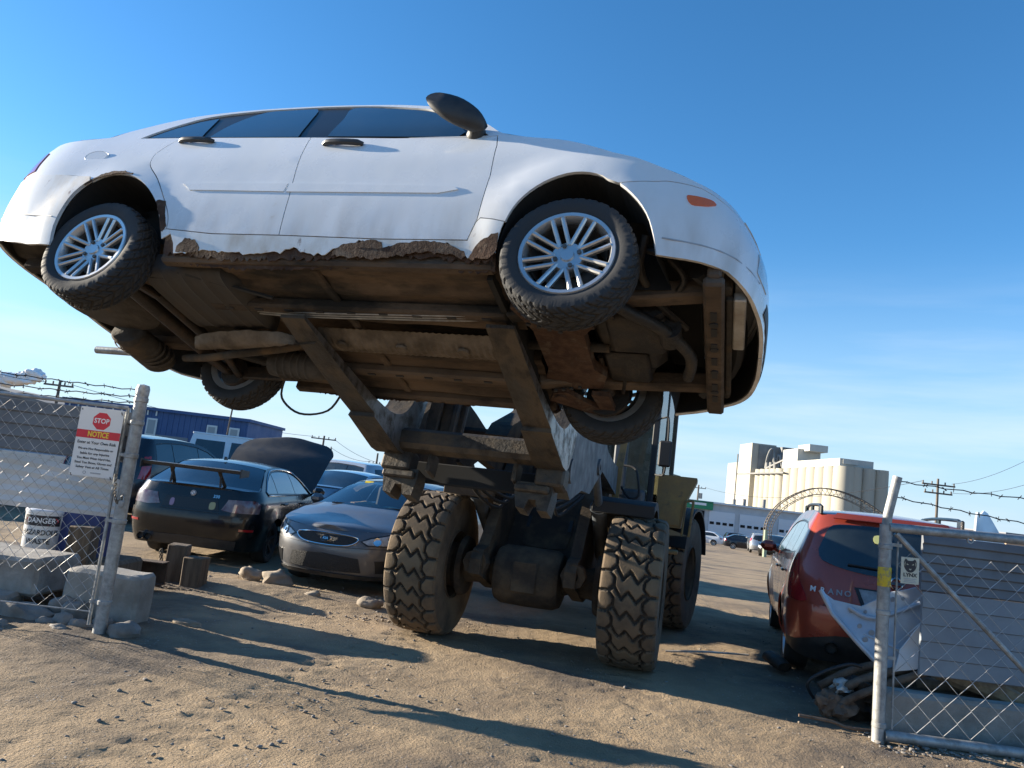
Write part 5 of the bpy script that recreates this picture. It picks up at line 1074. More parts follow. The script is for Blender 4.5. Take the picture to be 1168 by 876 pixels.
def pickup(label, loc, yaw, paint='white'):
    c = thing('pickup', label, 'pickup', (loc[0], loc[1], 0), yaw); P = MT[paint]
    b = MB(); b.box((1.25, 0, .85), (5.4, 1.9, .62), None, .10); b.build('body', P, c)
    def cs(x, z0=1.1, w0=.93, w1=.74, z1=1.86): return [(x[0], w0, z0), (x[1], w1, z1), (x[1], -w1, z1), (x[0], -w0, z0)]
    S = [cs((.25, .42)), cs((2.55, 1.75))]
    vs = S[0]+S[1]; m = MB(); m.add(vs, [(0, 1, 2, 3)[::-1], (4, 5, 6, 7), (0, 4, 5, 1)[::-1], (3, 7, 6, 2), (1, 5, 6, 2)[::-1]]); m.box((1.08, 0, 1.875), (1.36, 1.5, .05), None, .02); m.build('cab', P, c)
    for s in (-1, 1):
        for a, q in (((.46, 1.16), (1.12, 1.16)), ((1.22, 1.16), (2.0, 1.16))):
            p = [(a[0], 1.18), (q[0]+(.10 if q[0] > 1.5 else 0), 1.18), (q[0]-(.28 if q[0] > 1.5 else 0), 1.74), (a[0]+.04, 1.74)]
            w = MB(); f = lambda x, z, o=0: (x, s*(.93-.19*(z-1.1)/.76+.006+o), z)
            w.add([f(*k) for k in p]+[f(*k, -.02) for k in p], [(0, 1, 2, 3)]+[(i, (i+1) % 4, (i+1) % 4+4, i+4) for i in range(4)]); w.build('window', MT['glassd'], c)
    rw = MB(); rw.add([(.285, .72, 1.2), (.285, -.72, 1.2), (.405, -.64, 1.74), (.405, .64, 1.74)], [(0, 1, 2, 3)]); rw.build('rear_window', MT['glassd'], c)
    for s in (-1, 1):
        for x in (-.55, 2.9): wheel(c, x, s*.86, .38, s, .38, .25, .22, 'single', 6, 6, None, 32, 4)
        t = MB(); t.box((-1.46, s*.80, .95), (.03, .14, .36), None, .01); t.build('taillight', MT['lens_red'], c)
    return c
# ------------------------------------------------------------------ gates, signs, blocks and scrap by the gate
def chainlink(mb, o, xd, W, H, cell, r=.0022, sag=0, seed=1, hole=None):
    rr = random.Random(seed); o = V(o); xd = V(xd).normalized(); nrm = V((xd.y, -xd.x, 0)); n = int(W/cell)-1; m = int(H/cell)
    for k in range(n):
        pts = []
        for i in range(m+1):
            x = (k+((i+k) % 2))*cell; z = i*cell*1.0; q = 1 if (i+k) % 2 else -1
            bulge = .012*noise.noise(V((x*1.3, z*1.3, seed)))+sag*math.exp(-(z/.35)**2)*noise.noise(V((x*3, z*3, seed+5)))
            if hole and hole(x, z): 
                if len(pts) > 1: mb.tube(pts, r, 5)
                pts = []; continue
            pts.append(o+xd*x+V((0, 0, z))+nrm*(q*r*.9+bulge))
        if len(pts) > 1: mb.tube(pts, r, 5)
def barbed(name, label, a, b, sag, group, n=40, barb=.12):
    m = MB(); a, b = V(a), V(b); P = [a.lerp(b, i/n)+V((0, 0, -sag*4*(i/n)*(1-i/n)+.006*math.sin(i*2.1))) for i in range(n+1)]
    m.tube(P, .0045, 5); L = (b-a).length; k = int(L/barb)
    for i in range(1, k):
        p = P[min(n, int(i*n/k))]
        for q in range(2): d = V((RND.uniform(-1, 1), RND.uniform(-1, 1), RND.uniform(-1, 1))).normalized()*.022; m.tube([p-d, p+d], .003, 4)
    return tag(m.build(name, MT['cable']), label, 'barbed wire', group)
def left_gate():
    g = thing('gate', 'chain link gate on the left with stop notice, chained to its post', 'gate', (-3.07, 6.27, 0))
    f = MB(); f.tube([(-.03, 0, .10), (-.03, 0, 1.83)], .014, 8); f.tube([(-.03, 0, 1.83), (-1.6, 0, 1.83)], .016, 8); f.tube([(-.03, 0, .2), (-1.4, 0, .2)], .006, 6)
    for z in (.28, .92, 1.45): f.box((.0, 0, z), (.10, .02, .03), None, .004)
    f.build('frame', MT['steel'], g)
    m = MB(); chainlink(m, (-.03, .0, .20), (-1, 0, 0), 1.6, 1.64, .053, .0026, .06, 3, lambda x, z: z < .22 and .25 < x < .9 and noise.noise(V((x*6, z*6, 1))) > -.05); m.build('mesh', MT['wire'], g)
    for (x0, x1, z0, z1, mt_, y, nm) in ((-1.3, -.0, 1.385, 1.80, 'siding', .09, 'grey_panel'), (-1.3, -.02, .925, 1.30, 'siding_light', .18, 'white_panel')):
        p = MB(); W = x1-x0; nz_ = 4; prof = []
        for k in range(nz_): h = (z1-z0)/nz_; prof += [(y, z0+k*h), (y-.018, z0+k*h+.012), (y, z0+(k+1)*h-.001)]
        prof += [(y+.012, z1), (y+.012, z0)]
        if nm == 'white_panel':
            nx = 18
            p.grid(lambda u, v: (x0+W*u, y-.014*(1-abs((v*5) % 1*2-1)), z0+(.43-.13*u*u)*v), nx, 30); p.grid(lambda u, v: (x0+W*u, y+.01, z0+(.43-.13*u*u)*v), nx, 4)
        else: p.prism(prof, x0-.25, x1, 'x')
        p.build(nm, MT[mt_], g, 20)
    return g
def lettering(lines, name, parent, m4, board):
    for body, size, x, z, mt_, width, bold in lines:
        m = MB(); m.text(body, size, m4 @ Tm((x, z, .0035)), 0, .0008, width, bold); m.build(name, MT[mt_], parent, 30)
def stop_sign():
    W, H = .345, .555; s = thing('notice_sign', 'white STOP NOTICE sign wired to the left gate', 'sign', (-3.28, 6.235, 1.525)); M = Tm((0, 0, 0), (0, 0, R(3))) @ FACE
    b = MB(); b.prism([(-W/2, -H/2), (W/2, -H/2), (W/2, H/2), (-W/2, H/2)], -.002, .002, 'z', 0, M); b.build('board', MT['sign_white'], s)
    o = MB(); o.prism([(.074*math.cos(PI/8+k*PI/4)+.008, .172+.074*math.sin(PI/8+k*PI/4)) for k in range(8)], .0022, .0032, 'z', 0, M); o.build('octagon', MT['ink_red'], s)
    d = MB(); d.prism([(-W/2+.001, .028), (W/2-.001, .028), (W/2-.001, .092), (-W/2+.001, .092)], .0022, .0032, 'z', 0, M); d.build('red_band', MT['ink_red'], s)
    lettering([('STOP', .055, .008, .172, 'ink_white', .118, .0012), ('NOTICE', .062, 0, .060, 'ink_yellow', .165, .0016), ('Enter at Your Own Risk', .034, 0, -.008, 'ink', .305, .0004), ('We are Not Responsible or', .026, 0, -.058, 'ink', .28, .0003), ('liable for any Injuries', .026, 0, -.096, 'ink', .23, .0003), ('You Must Wear Hard Hat,', .026, 0, -.134, 'ink', .27, .0003), ('Steel Toe Shoes, Gloves and', .026, 0, -.170, 'ink', .29, .0003), ('Safety Vest at All Times', .026, 0, -.206, 'ink', .26, .0003), ('CLASSIC AUTO', .015, .02, -.250, 'ink_grey', .13, 0)][:8], 'lettering', s, M, None)
    l = MB(); l.lathe([(.008, .003), (.013, .0035), (.013, .003)], 16, M @ Tm((-.055, -.248, 0))); l.box(tuple(M @ V((.02, -.248, .003))), (.11, .001, .010)); l.build('logo', MT['ink_grey'], s)
    t = MB()
    for x, z in ((-.16, .262), (.16, .262), (-.16, -.262), (.16, -.262)): t.tube([(x, -.012, z), (x+.004, -.006, z-.018), (x, .012, z-.02)], .004, 6)
    t.build('cable_ties', MT['dk'], s)
def gate_post(name, label, x, y, h, top=None):
    p = thing(name, label, 'post', (x, y, 0)); m = MB()
    pts = [(0, 0, -.3), (0, 0, h)]+([top] if top else [])
    if top: m.tube([(0, 0, -.3), (-.03, 0, h-.06)], .046, 16); c = MB(); c.tube([(-.03, 0, h-.10), (-.02, 0, h+.02), (top[0], top[1], top[2])], .036, 14); c.build('barb_arm', MT['steel'], p)
    else: m.tube(pts, .050, 18)
    m.build('pipe', MT['steel'], p)
    c = MB()
    if not top:
        c.lathe([(.052, -.05), (.054, 0), (.045, .03), (0, .04)], 18, Tm((0, 0, h))); c.build('cap', MT['steel'], p)
        for z in (.28, .92, 1.45, 1.72, h-.09): c = MB(); c.lathe([(.051, -.02), (.056, -.015), (.056, .015), (.051, .02)], 18, Tm((0, 0, z))); c.build('collar', MT['steel'], p)
    else:
        for z in (.12, .95, 1.45): c = MB(); c.lathe([(.047, -.02), (.052, -.015), (.052, .015), (.047, .02)], 18, Tm((-.03*z/h, 0, z))); c.build('collar', MT['steel'], p)
    if top: t = MB(); t.lathe([(.0465, -.075), (.049, -.07), (.049, .07), (.0465, .075)], 18, Tm((-.022, 0, 1.22))); t.build('yellow_mark', MT['yellow_tape'], p)
    return p
gate_post('gate_post', 'galvanised gate post on the left beside the stop notice', -3.01, 6.28, 2.0)
gate_post('gate_post', 'galvanised gate post on the right with a yellow paint mark', 3.07, 6.02, 1.68, (.03, -.02, 2.0))
left_gate(); stop_sign()
# chain with padlock round the left post
ch = MB()
for i in range(14):
    a = i/13; p = V((-3.07+.085*a, 6.215-.02*math.sin(a*PI), 1.28-.19*math.sin(a*PI*.75)-.02*a)); M = Matrix.Translation(p) @ Matrix.Rotation(R(35-60*a), 4, 'Y') @ Matrix.Rotation(PI/2*(i % 2), 4, 'Z')
    ch.tube([M @ V((.007*math.cos(t*PI/4), 0, .014*math.sin(t*PI/4))) for t in range(8)], .0035, 6, closed=True)
c_ = thing('chain', 'short chain with padlock hanging on the left gate post', 'chain', (0, 0, 0)); ch.build('links', MT['chain'], c_)
pl = MB(); pl.box((-2.985, 6.205, 1.065), (.045, .022, .055), None, .006); pl.tube([(-2.998, 6.205, 1.09), (-2.998, 6.205, 1.12), (-2.985, 6.205, 1.13), (-2.972, 6.205, 1.12), (-2.972, 6.205, 1.09)], .005, 6); pl.build('padlock', MT['steel'], c_)
for z0, z1, sg, lb in ((1.985, 2.08, .03, 'top strand of barbed wire over the left gate'), (1.93, 1.97, .05, 'middle strand of barbed wire over the left gate'), (1.88, 1.91, .06, 'lowest strand of barbed wire over the left gate')):
    barbed('barbed_wire', lb, (-3.04, 6.28, z0), (-6.4, 6.3, z1+.02), sg, 'barbed wire over the left gate', 46)
barbed('barbed_wire', 'upper barbed wire running right from the yellow marked post', (3.10, 6.0, 1.965), (5.6, 5.95, 2.0), .035, 'barbed wire over the right gate', 34)
barbed('barbed_wire', 'lower barbed wire running right from the yellow marked post', (3.08, 6.0, 1.84), (5.6, 5.95, 1.70), .03, 'barbed wire over the right gate', 34)
# right gate
g = thing('gate', 'chain link gate on the right with grey siding behind its mesh', 'gate', (3.05, 6.0, 0))
f = MB(); f.tube([(.0, 0, 1.60), (2.6, 0, 1.66)], .036, 12); f.tube([(.05, 0, .05), (2.6, 0, .02)], .042, 12); f.tube([(2.6, 0, .02), (2.6, 0, 1.66)], .036, 12); f.build('frame', MT['steel'], g)
f = MB(); f.tube([(.06, -.0, 1.56), (1.10, -.0, .64), (1.8, 0, .06)], .022, 10); f.build('brace', MT['steel'], g)
f = MB(); f.tube([(.105, 0, .10), (.08, 0, 1.50)], .008, 8); f.box((.05, 0, 1.47), (.12, .012, .025)); f.box((.05, 0, .62), (.12, .012, .025)); f.build('tension_bar', MT['steel'], g)
m = MB(); chainlink(m, (.09, .0, .09), (1, .0, 0), 2.5, 1.44, .103, .0034, .0, 8); m.build('mesh', MT['wire'], g)
m = MB(); m.lathe([(.018, -.006), (.026, -.006), (.026, .006), (.018, .006), (.018, -.006)], 14, Tm((.63, -.02, 1.575)) @ AX['-y']); m.build('gate_ring', MT['steel'], g)
p = MB(); prof = []
for k in range(6): z0 = 1.12+k*.076; prof += [(.34, z0), (.322, z0+.012), (.338, z0+.075)]
prof += [(.36, 1.576), (.36, 1.12)]; p.prism(prof, .46, 2.6, 'x'); p.build('upper_siding', MT['siding'], g, 20)
p = MB(); prof = []
for k in range(5): z0 = .46+k*.132; prof += [(.33, z0), (.318, z0+.008), (.328, z0+.13)]
prof += [(.35, 1.118), (.35, .46)]; p.prism(prof, .475, 2.6, 'x'); p.build('lower_siding', mat('bluish_siding', (.24, .27, .30), .5, col2=(.20, .22, .25), scale=3), g, 20)
# animal head board on the right gate
s = thing('security_sign', 'small cream board with black animal head wired to the right gate', 'sign', (3.215, 5.965, 1.29)); M = Tm((0, 0, 0), (0, R(-1), 0)) @ FACE
b = MB(); b.prism([(-.07, -.10), (.07, -.10), (.07, .10), (-.07, .10)], -.002, .002, 'z', 0, M); b.build('board', mat('cream_board', (.62, .60, .48), .5, col2=(.5, .48, .38), scale=20), s)
b = MB(); b.prism(smooth_poly([(-.045, .075), (-.034, .088), (-.018, .076), (.018, .076), (.034, .088), (.045, .075), (.050, .045), (.042, .015), (.022, -.008), (0, -.014), (-.022, -.008), (-.042, .015), (-.050, .045)], 3, True), .0022, .0032, 'z', 0, M); b.build('animal_head', MT['ink'], s)
b = MB()
for q in (-1, 1):
    b.prism([(q*.010, .042), (q*.026, .054), (q*.028, .044)][::q], .0033, .004, 'z', 0, M); b.prism([(q*.036, .07), (q*.046, .05), (q*.042, .03), (q*.040, .05)][::q], .0033, .004, 'z', 0, M)
b.prism([(-.012, .014), (.012, .014), (0, .002)], .0033, .004, 'z', 0, M); b.build('head_details', mat('cream_detail', (.5, .49, .36), .6), s)
lettering([('LYNX', .038, 0, -.034, 'ink', .105, .0012), ('BRAND FENCE', .013, 0, -.060, 'ink', .09, .0003), ('780 476 7300', .011, 0, -.076, 'ink', .09, .0002)][:1], 'lettering', s, M, None)
b = MB()
for z, w in ((-.062, .10), (-.075, .085), (-.087, .095)): b.box(tuple(M @ V((0, z, .003))), (w, .001, .005))
b.build('small_print', MT['ink_grey'], s)
# concrete blocks
def block(name, label, c, d, rz, seed, mt_='concrete'):
    m = MB(); nx, ny, nz_ = 10, 6, 6
    m.box((0, 0, 0), d, None, .03)
    import bmesh
    o = m.build(name, MT[mt_], None, 40, c, rz); bm = bmesh.new(); bm.from_mesh(o.data); bmesh.ops.subdivide_edges(bm, edges=[e for e in bm.edges if e.calc_length() > .08], cuts=7, use_grid_fill=True)
    for v in bm.verts: p = v.co*3+V((seed, seed*2, 0)); v.co += V((noise.noise(p), noise.noise(p+V((9, 0, 0))), noise.noise(p+V((0, 9, 0)))))*.014+V((noise.noise(p*4), 0, noise.noise(p*4+V((5, 5, 5)))))*.006
    bm.to_mesh(o.data); bm.free(); o.data.shade_smooth(); o.data.set_sharp_from_angle(angle=R(40)); return tag(o, label, 'concrete block')
block('concrete_block', 'big concrete block lying on stones behind the left gate', (-4.44, 7.08, .31), (1.25, .62, .33), R(-4), 2)
block('concrete_block', 'upright concrete block beside the foot of the left gate post', (-3.26, 6.86, .19), (.66, .30, .50), R(-5), 5)
block('concrete_block', 'low concrete slab standing behind the right gate mesh', (4.35, 6.32, .13), (2.16, .20, .38), R(-3), 8)
block('concrete_block', 'flat concrete chunk half hidden at the left frame edge', (-4.25, 6.62, .09), (.62, .4, .2), R(15), 11)
# white pail with danger label, blue tarp drum, timbers
pa = thing('pail', 'white pail with a DANGER label behind the left gate', 'pail', (-4.44, 7.75, .38)); m = MB(); m.lathe([(0, 0), (.155, 0), (.165, .02), (.175, .38), (.182, .385), (.182, .41), (.17, .42), (0, .42)], 32); m.build('shell', MT['sign_white'], pa)
def wrapped(mb, body, size, z, width, rad, off=.002, bold=.001):
    t = MB(); t.text(body, size, Matrix(), 0, .0006, width, bold); a0 = R(-72)
    t.v = [((rad+off+q[2])*math.cos(a0+q[0]/rad), (rad+off+q[2])*math.sin(a0+q[0]/rad), z+q[1]) for q in t.v]; mb.add(t.v, t.f)
for nm, mt_, ops in (('lettering', 'ink_white', (('DANGER', .07, .315, .26),)), ('lettering', 'ink', (('HAZARDOUS', .07, .20, .34), ('WASTE', .07, .115, .22)))):
    m = MB()
    for o_ in ops: wrapped(m, *o_, .176, .003)
    m.build(nm, MT[mt_], pa)
m = MB(); a0 = R(-72); vs = [(.1755*math.cos(a0+t), .1755*math.sin(a0+t), z) for t in [(-1+i/12)*1.05 for i in range(25)] for z in (.265, .365)]; m.add(vs, [(2*i, 2*i+2, 2*i+3, 2*i+1) for i in range(24)]); m.build('black_band', MT['ink'], pa)
m = MB(); vs = []; fs = []
for k in range(28): t = 2*PI*k/28; vs.append((.1762*math.cos(a0+.92*math.cos(t)), .1762*math.sin(a0+.92*math.cos(t)), .315+.042*math.sin(t)))
m.add(vs, [tuple(range(28))]); m.build('red_oval', MT['ink_red'], pa)
sp = MB(); sp.box((-4.35, 7.85, .19), (1.5, .7, .38), None, .03); tag(sp.build('crate', MT['wood']), 'low timber crate holding the white pail behind the gate', 'crate')
bt = MB(); bt.grid(lambda u, v: (-4.6+.72*u, 7.72+.02*math.sin(u*17)+.3*max(0, v-.8), .32+.62*min(v, .8)+.015*noise.noise(V((u*8, v*8, 3)))), 30, 14); bt.box((-4.24, 8.0, .55), (.72, .5, .72), None, .06); tag(bt.build('tarpaulin', MT['drum_blue']), 'dark blue tarpaulin draped over a stack behind the left gate', 'tarpaulin')
def timber(label, x, y, w, d, h, rz, tilt=0, z=0):
    m = MB(); m.box((0, 0, h/2), (w, d, h), Matrix.Rotation(R(tilt), 4, 'Y'), .012); k = len(m.v); return tag(m.build('timber_post', MT['wood'], None, 40, (x, y, z), rz), label, 'timber')
timber('short timber stump, taller of the pair at the yard edge', -3.52, 8.85, .21, .22, .52, R(8), 2, -.05); timber('short timber stump, lower of the pair at the yard edge', -3.25, 8.72, .22, .2, .40, R(-6), -1, -.03); timber('brown timber post seen through the left gate mesh', -3.93, 7.55, .22, .2, .70, R(4))
b = MB(); b.box((-4.3, 8.45, .20), (1.7, .02, .22)); b.box((-4.3, 8.40, .315), (1.7, .16, .014)); b.box((-4.3, 8.40, .085), (1.7, .16, .014)); b.xf(Tm((0, 0, 0))); tag(b.build('steel_beam', MT['beam']), 'rusty steel beam lying behind the left gate post', 'beam')
ck = MB()
for i in range(13):
    a = i/12; M = Tm((-3.62+.02*a, 8.62+.08*a, .40-.42*a+.05*math.sin(a*PI))) @ Matrix.Rotation(R(15), 4, 'Y') @ Matrix.Rotation(PI/2*(i % 2), 4, 'Z'); ck.tube([M @ V((.016*math.cos(t*PI/4), 0, .030*math.sin(t*PI/4))) for t in range(8)], .006, 6, closed=True)
tag(ck.build('chain', MT['chain']), 'rusty chain hanging between the steel beam and the stumps', 'chain'); ck = MB()
for i in range(15):
    a = i/14; M = Tm((-3.62+1.0*a, 8.55-.1*a, .03+.01*(i % 2))) @ Matrix.Rotation(PI/2, 4, 'Y') @ Matrix.Rotation(PI/2*(i % 2), 4, 'Z'); ck.tube([M @ V((.016*math.cos(t*PI/4), 0, .036*math.sin(t*PI/4))) for t in range(8)], .006, 6, closed=True)
tag(ck.build('chain', MT['chain']), 'rusty chain lying on the dirt in front of the stumps', 'chain')
# stones that can be told apart
ROCKS = [((-3.77, 6.52, .055), (.46, .26, .22), 'broad flat grey boulder under the left gate mesh'), ((-3.50, 6.40, .03), (.16, .12, .12), 'small rounded stone just right of the broad boulder'), ((-3.40, 6.44, .04), (.19, .15, .14), 'rounded stone in front of the upright concrete block'), ((-3.24, 6.42, .035), (.19, .15, .13), 'oval stone left of the gate post foot'),
 ((-3.33, 6.25, .03), (.17, .12, .10), 'lowest rounded stone in front of the gate mesh'), ((-2.84, 6.33, .05), (.30, .22, .16), 'jagged stone right of the left gate post foot'), ((-3.12, 6.55, .05), (.16, .16, .14), 'stone wedged against the upright concrete block'), ((-3.75, 6.18, .03), (.18, .14, .10), 'grey pebble below the broad flat boulder'), ((-3.68, 6.05, .02), (.12, .10, .06), 'flat chip of stone nearest the camera on the left'),
 ((-3.55, 6.72, .10), (.22, .2, .22), 'grey stone under the big concrete block'), ((-3.42, 6.66, .09), (.2, .18, .2), 'grey stone behind the oval stone'), ((-2.62, 7.05, .02), (.26, .12, .07), 'flat pale stone lying in the shade near the concrete'), ((-1.98, 9.0, .04), (.22, .15, .13), 'pale stone in front of the grey coupe'), ((-1.30, 8.9, .05), (.25, .18, .17), 'tan stone beside the left loader tyre'), ((-2.6, 9.7, .08), (.34, .25, .2), 'dirt clod between the black sedan and the coupe'), ((-3.0, 9.9, .07), (.3, .2, .2), 'dark dirt clod behind the black sedan')]
for i, (c, d, lb) in enumerate(ROCKS): m = MB(); m.rock((0, 0, 0), d, i+3, .5, 3); tag(m.build('stone', MT['stone'] if i < 11 else MT['stone_tan'], None, 60, c, RND.uniform(-.5, .5)), lb, 'stone', 'stones on the ground by the gate')
# gravel and clods nobody could count
gm = MB(); bases = []
for k in range(6): q = MB(); q.rock((0, 0, 0), (1, 1, .62), 40+k, .45, 1); bases.append(q)
for i in range(11000):
    y = 2.9+8*RND.random()**1.3; x = RND.uniform(-.72, .72)*y; dn = noise.noise(V((x*.7, y*.7, 5)))
    if dn < -.05 and RND.random() < .65: continue
    s_ = .006+.034*RND.random()**6
    if i % 24 == 0: x = RND.uniform(3.0, 4.6); y = RND.uniform(5.75, 6.3); s_ = RND.uniform(.015, .05)
    elif i % 24 == 1: x = RND.uniform(-4.2, -2.5); y = RND.uniform(5.9, 6.6); s_ = RND.uniform(.012, .045)
    elif i % 24 < 4: x = RND.uniform(-3.6, -.9); y = RND.uniform(8.2, 9.8); s_ = RND.uniform(.014, .05)
    q = bases[i % 6]; gm.add(q.v, q.f, i % 2, Tm((x, y, gz(x, y)+s_*.12), (0, 0, RND.uniform(0, 6))) @ Matrix.Diagonal((s_, s_*RND.uniform(.6, 1), s_*RND.uniform(.5, 1), 1)))
tag(gm.build('gravel', [MT['stone'], MT['stone_tan']], None, 60), kind='stuff')
# scrap by the right gate
def poly_sheet(name, label, cat, pts, mat_, thick=.02, ribs=None, bow=.05):
    ov, tr = tri_fill([(p[0], p[1]) for p in pts], .06); import statistics
    def yy(x, z):
        w = sum(1/((x-p[0])**2+(z-p[1])**2+.002) for p in pts); y = sum(p[2]/((x-p[0])**2+(z-p[1])**2+.002) for p in pts)/w; return y+bow*noise.noise(V((x*2.2, z*2.2, 4)))
    m = MB(); n = len(ov); vs = [(p[0], yy(*p), p[1]) for p in ov]+[(p[0], yy(*p)+thick, p[1]) for p in ov]; cnt = {}
    for f_ in tr:
        for a in range(3): cnt[f_[a], f_[(a+1) % 3]] = 1
    fs = list(tr)+[tuple(i+n for i in f_)[::-1] for f_ in tr]+[(b_, a, a+n, b_+n) for a, b_ in cnt if (b_, a) not in cnt]
    m.add(vs, fs); return m, yy
dp = thing('door_shell', 'bare pale metal car door shell leaning behind the right post', 'car part')
pts = [(2.99, .97, 7.05), (3.10, .90, 7.0), (3.32, .88, 6.95), (3.5, 1.02, 6.9), (3.72, 1.11, 6.78), (3.78, 1.05, 6.75), (3.76, .80, 6.72), (3.66, .52, 6.68), (3.55, .40, 6.66), (3.40, .42, 6.7), (3.22, .60, 6.8), (3.08, .78, 6.95)]
m, yy = poly_sheet('door_shell', '', '', pts, None); m.build('panel', MT['pale_metal'], dp, 40)
m = MB(); m.tube([(p[0], yy(p[0], p[1])-.01, p[1]) for p in pts[-3:]+pts[:1]], .022, 8); m.tube(smooth_poly([(3.2, yy(3.2, .85)-.02, .86), (3.4, yy(3.4, .80)-.02, .80), (3.75, yy(3.75, .95)-.02, .98)], 5), .02, 8); m.tube([(3.30, yy(3.3, .7)-.01, .66), (3.62, yy(3.62, .55)-.01, .56)], .014, 8); m.build('stiffeners', MT['pale_metal'], dp)
m = MB()
for x, z, r_ in ((3.22, .83, .016), (3.34, .84, .014), (3.27, .72, .018), (3.36, .68, .022), (3.3, .62, .02), (3.44, .62, .018), (3.55, .98, .018), (3.62, 1.0, .014)): m.lathe([(0, .0), (r_, .0), (r_*1.2, -.003)], 12, Tm((x, yy(x, z)-.014, z)) @ AX['-y'])
m.build('mount_holes', MT['ink_grey'], dp)
pts = [(3.44, .42, 6.56), (3.60, .47, 6.50), (3.645, .50, 6.48), (3.64, .84, 6.52), (3.58, .74, 6.56), (3.50, .60, 6.6)]
m, yy = poly_sheet('', '', '', pts, None, .012, None, .01); tag(m.build('sheet_offcut', MT['sign_white'], None, 40), 'bright white sheet offcut standing on the scrap pipes', 'sheet')
def pipe(label, pts, r, mt_='scrap', n=10, name='scrap_pipe', cat='pipe'): m = MB(); m.tube(smooth_poly(pts, 5), r, n); return tag(m.build(name, MT[mt_], None, 50), label, cat, 'scrap pipes by the right gate')
pipe('long rusty pipe on top of the heap by the right post', [(2.80, 6.42, .06), (3.2, 6.47, .26), (3.78, 6.5, .50)], .032); pipe('second rusty pipe under the long one by the post', [(2.84, 6.55, .13), (3.2, 6.58, .32), (3.6, 6.6, .46)], .038); pipe('short dented pipe at the back of the scrap heap', [(2.90, 6.72, .20), (3.15, 6.7, .36), (3.4, 6.72, .44)], .034, 'scrap')
pipe('thin curved rod lying on the dirt left of the post', [(2.55, 6.25, .06), (2.8, 6.22, .05), (2.95, 6.2, .02), (3.3, 6.2, .03)], .012, 'scrap'); pipe('crumpled black hose looped over the scrap heap', [(2.85, 6.7, .10), (2.78, 6.68, .22), (2.9, 6.66, .33), (3.1, 6.64, .42), (3.2, 6.6, .42)], .014, 'dk', 8, 'hose', 'hose')
for i, (c, d, mt_, lb) in enumerate((((2.84, 6.45, .13), (.14, .13, .16), 'scrap', 'crumpled aluminium lump at the tip of the scrap heap'), ((2.98, 6.5, .12), (.3, .2, .18), 'scrap', 'rusty crumpled lump under the scrap pipes'), ((3.05, 6.62, .24), (.30, .14, .10), 'scrap_light', 'bent aluminium strip on the scrap heap'), ((3.3, 6.7, .16), (.6, .4, .34), 'oily', 'dark oily lump behind the scrap pipes'))):
    m = MB(); m.rock((0, 0, 0), d, i+60, .9, 3); tag(m.build('scrap_metal', MT[mt_], None, 25, c, .4*i), lb, 'scrap')
for i, (a, b_, r_, lb) in enumerate((((3.82, 6.62, .47), (4.62, 6.5, .28), (.085, .07, .08, .06), 'thick broken tan log lying on the concrete slab'), ((4.25, 6.75, .36), (5.1, 6.62, .33), (.07, .07, .06, .05), 'tan log behind the thick broken one'), ((3.75, 6.8, .30), (4.4, 6.7, .36), (.06, .06, .06, .05), 'dark short log under the siding'), ((4.3, 6.55, .40), (4.42, 6.6, .52), (.05, .05, .03, .01), 'splintered wood stub standing on the log'))):
    P = [V(a).lerp(V(b_), k/12)+V((0, .015*noise.noise(V((k*.5, i, 0))), .02*noise.noise(V((k*.5, i, 3))))) for k in range(13)]; m = MB(); m.tube(P, [r_[min(3, k*4//13)]*(1+.18*noise.noise(V((k, i*5, 1)))) for k in range(13)], 9); tag(m.build('log', MT['barkwood'] if i != 2 else MT['wood'], None, 30), lb, 'log', 'broken logs by the right gate')
m = MB(); m.grid(lambda u, v: (3.4+2.2*u, 6.42+.75*v, .30*(1-abs(2*v-1)**2)*(.6+.4*math.sin(u*5))+.05*noise.noise(V((u*9, v*5, 2)))), 40, 14); tag(m.build('dirt_mound', MT['loader_mud']), 'dark debris mound behind the concrete slab', 'mound')
m = MB(); m.lathe([(.055, 0), (.06, .0), (.075, .10), (.075, .28), (.05, .32), (.0, .32)], 20, Tm((3.10, 8.02, .07), (R(-80), 0, R(12))) @ Matrix.Diagonal((1.3, .8, 1, 1))); m.lathe([(0, .02), (.056, .02)], 16, Tm((3.10, 8.02, .07), (R(-80), 0, R(12))) @ Matrix.Diagonal((1.3, .8, 1, 1))); tag(m.build('exhaust_can', MT['oily'], None, 50), 'cut exhaust can on the ground beside the crossover wheel', 'car part')
m = MB(); m.prism([(0, 0), (.5, .05), (.95, .0), (.98, .03), (.5, .10), (.02, .05)], 0, .012, 'z', 0, Tm((1.95, 8.35, .02), (0, R(-2), R(10)))); tag(m.build('trim_strip', MT['scrap_light']), 'flat metal trim strip lying by the right loader tyre', 'car part')
pts = [(4.46, 1.55, 7.2), (4.50, 1.84, 7.2), (4.54, 1.82, 7.22), (4.58, 1.86, 7.25), (4.62, 1.84, 7.25), (4.70, 1.72, 7.25), (4.80, 1.55, 7.25)]
m, yy = poly_sheet('', '', '', pts, None, .03, None, .06); tag(m.build('fender_scrap', MT['pale_metal'], None, 40), 'bent silver fender corner sticking up behind the right gate', 'car part')
# twigs
tw = MB()
for i in range(50):
    y = 3.2+6*RND.random(); x = RND.uniform(-.66, .66)*y; a = RND.uniform(0, 6); l = RND.uniform(.04, .13); tw.tube([(x, y, .012), (x+l*.5*math.cos(a), y+l*.5*math.sin(a), .022), (x+l*math.cos(a+.3), y+l*math.sin(a+.3), .012)], .0016, 4)
tag(tw.build('twig_litter', MT['wood']), kind='stuff')
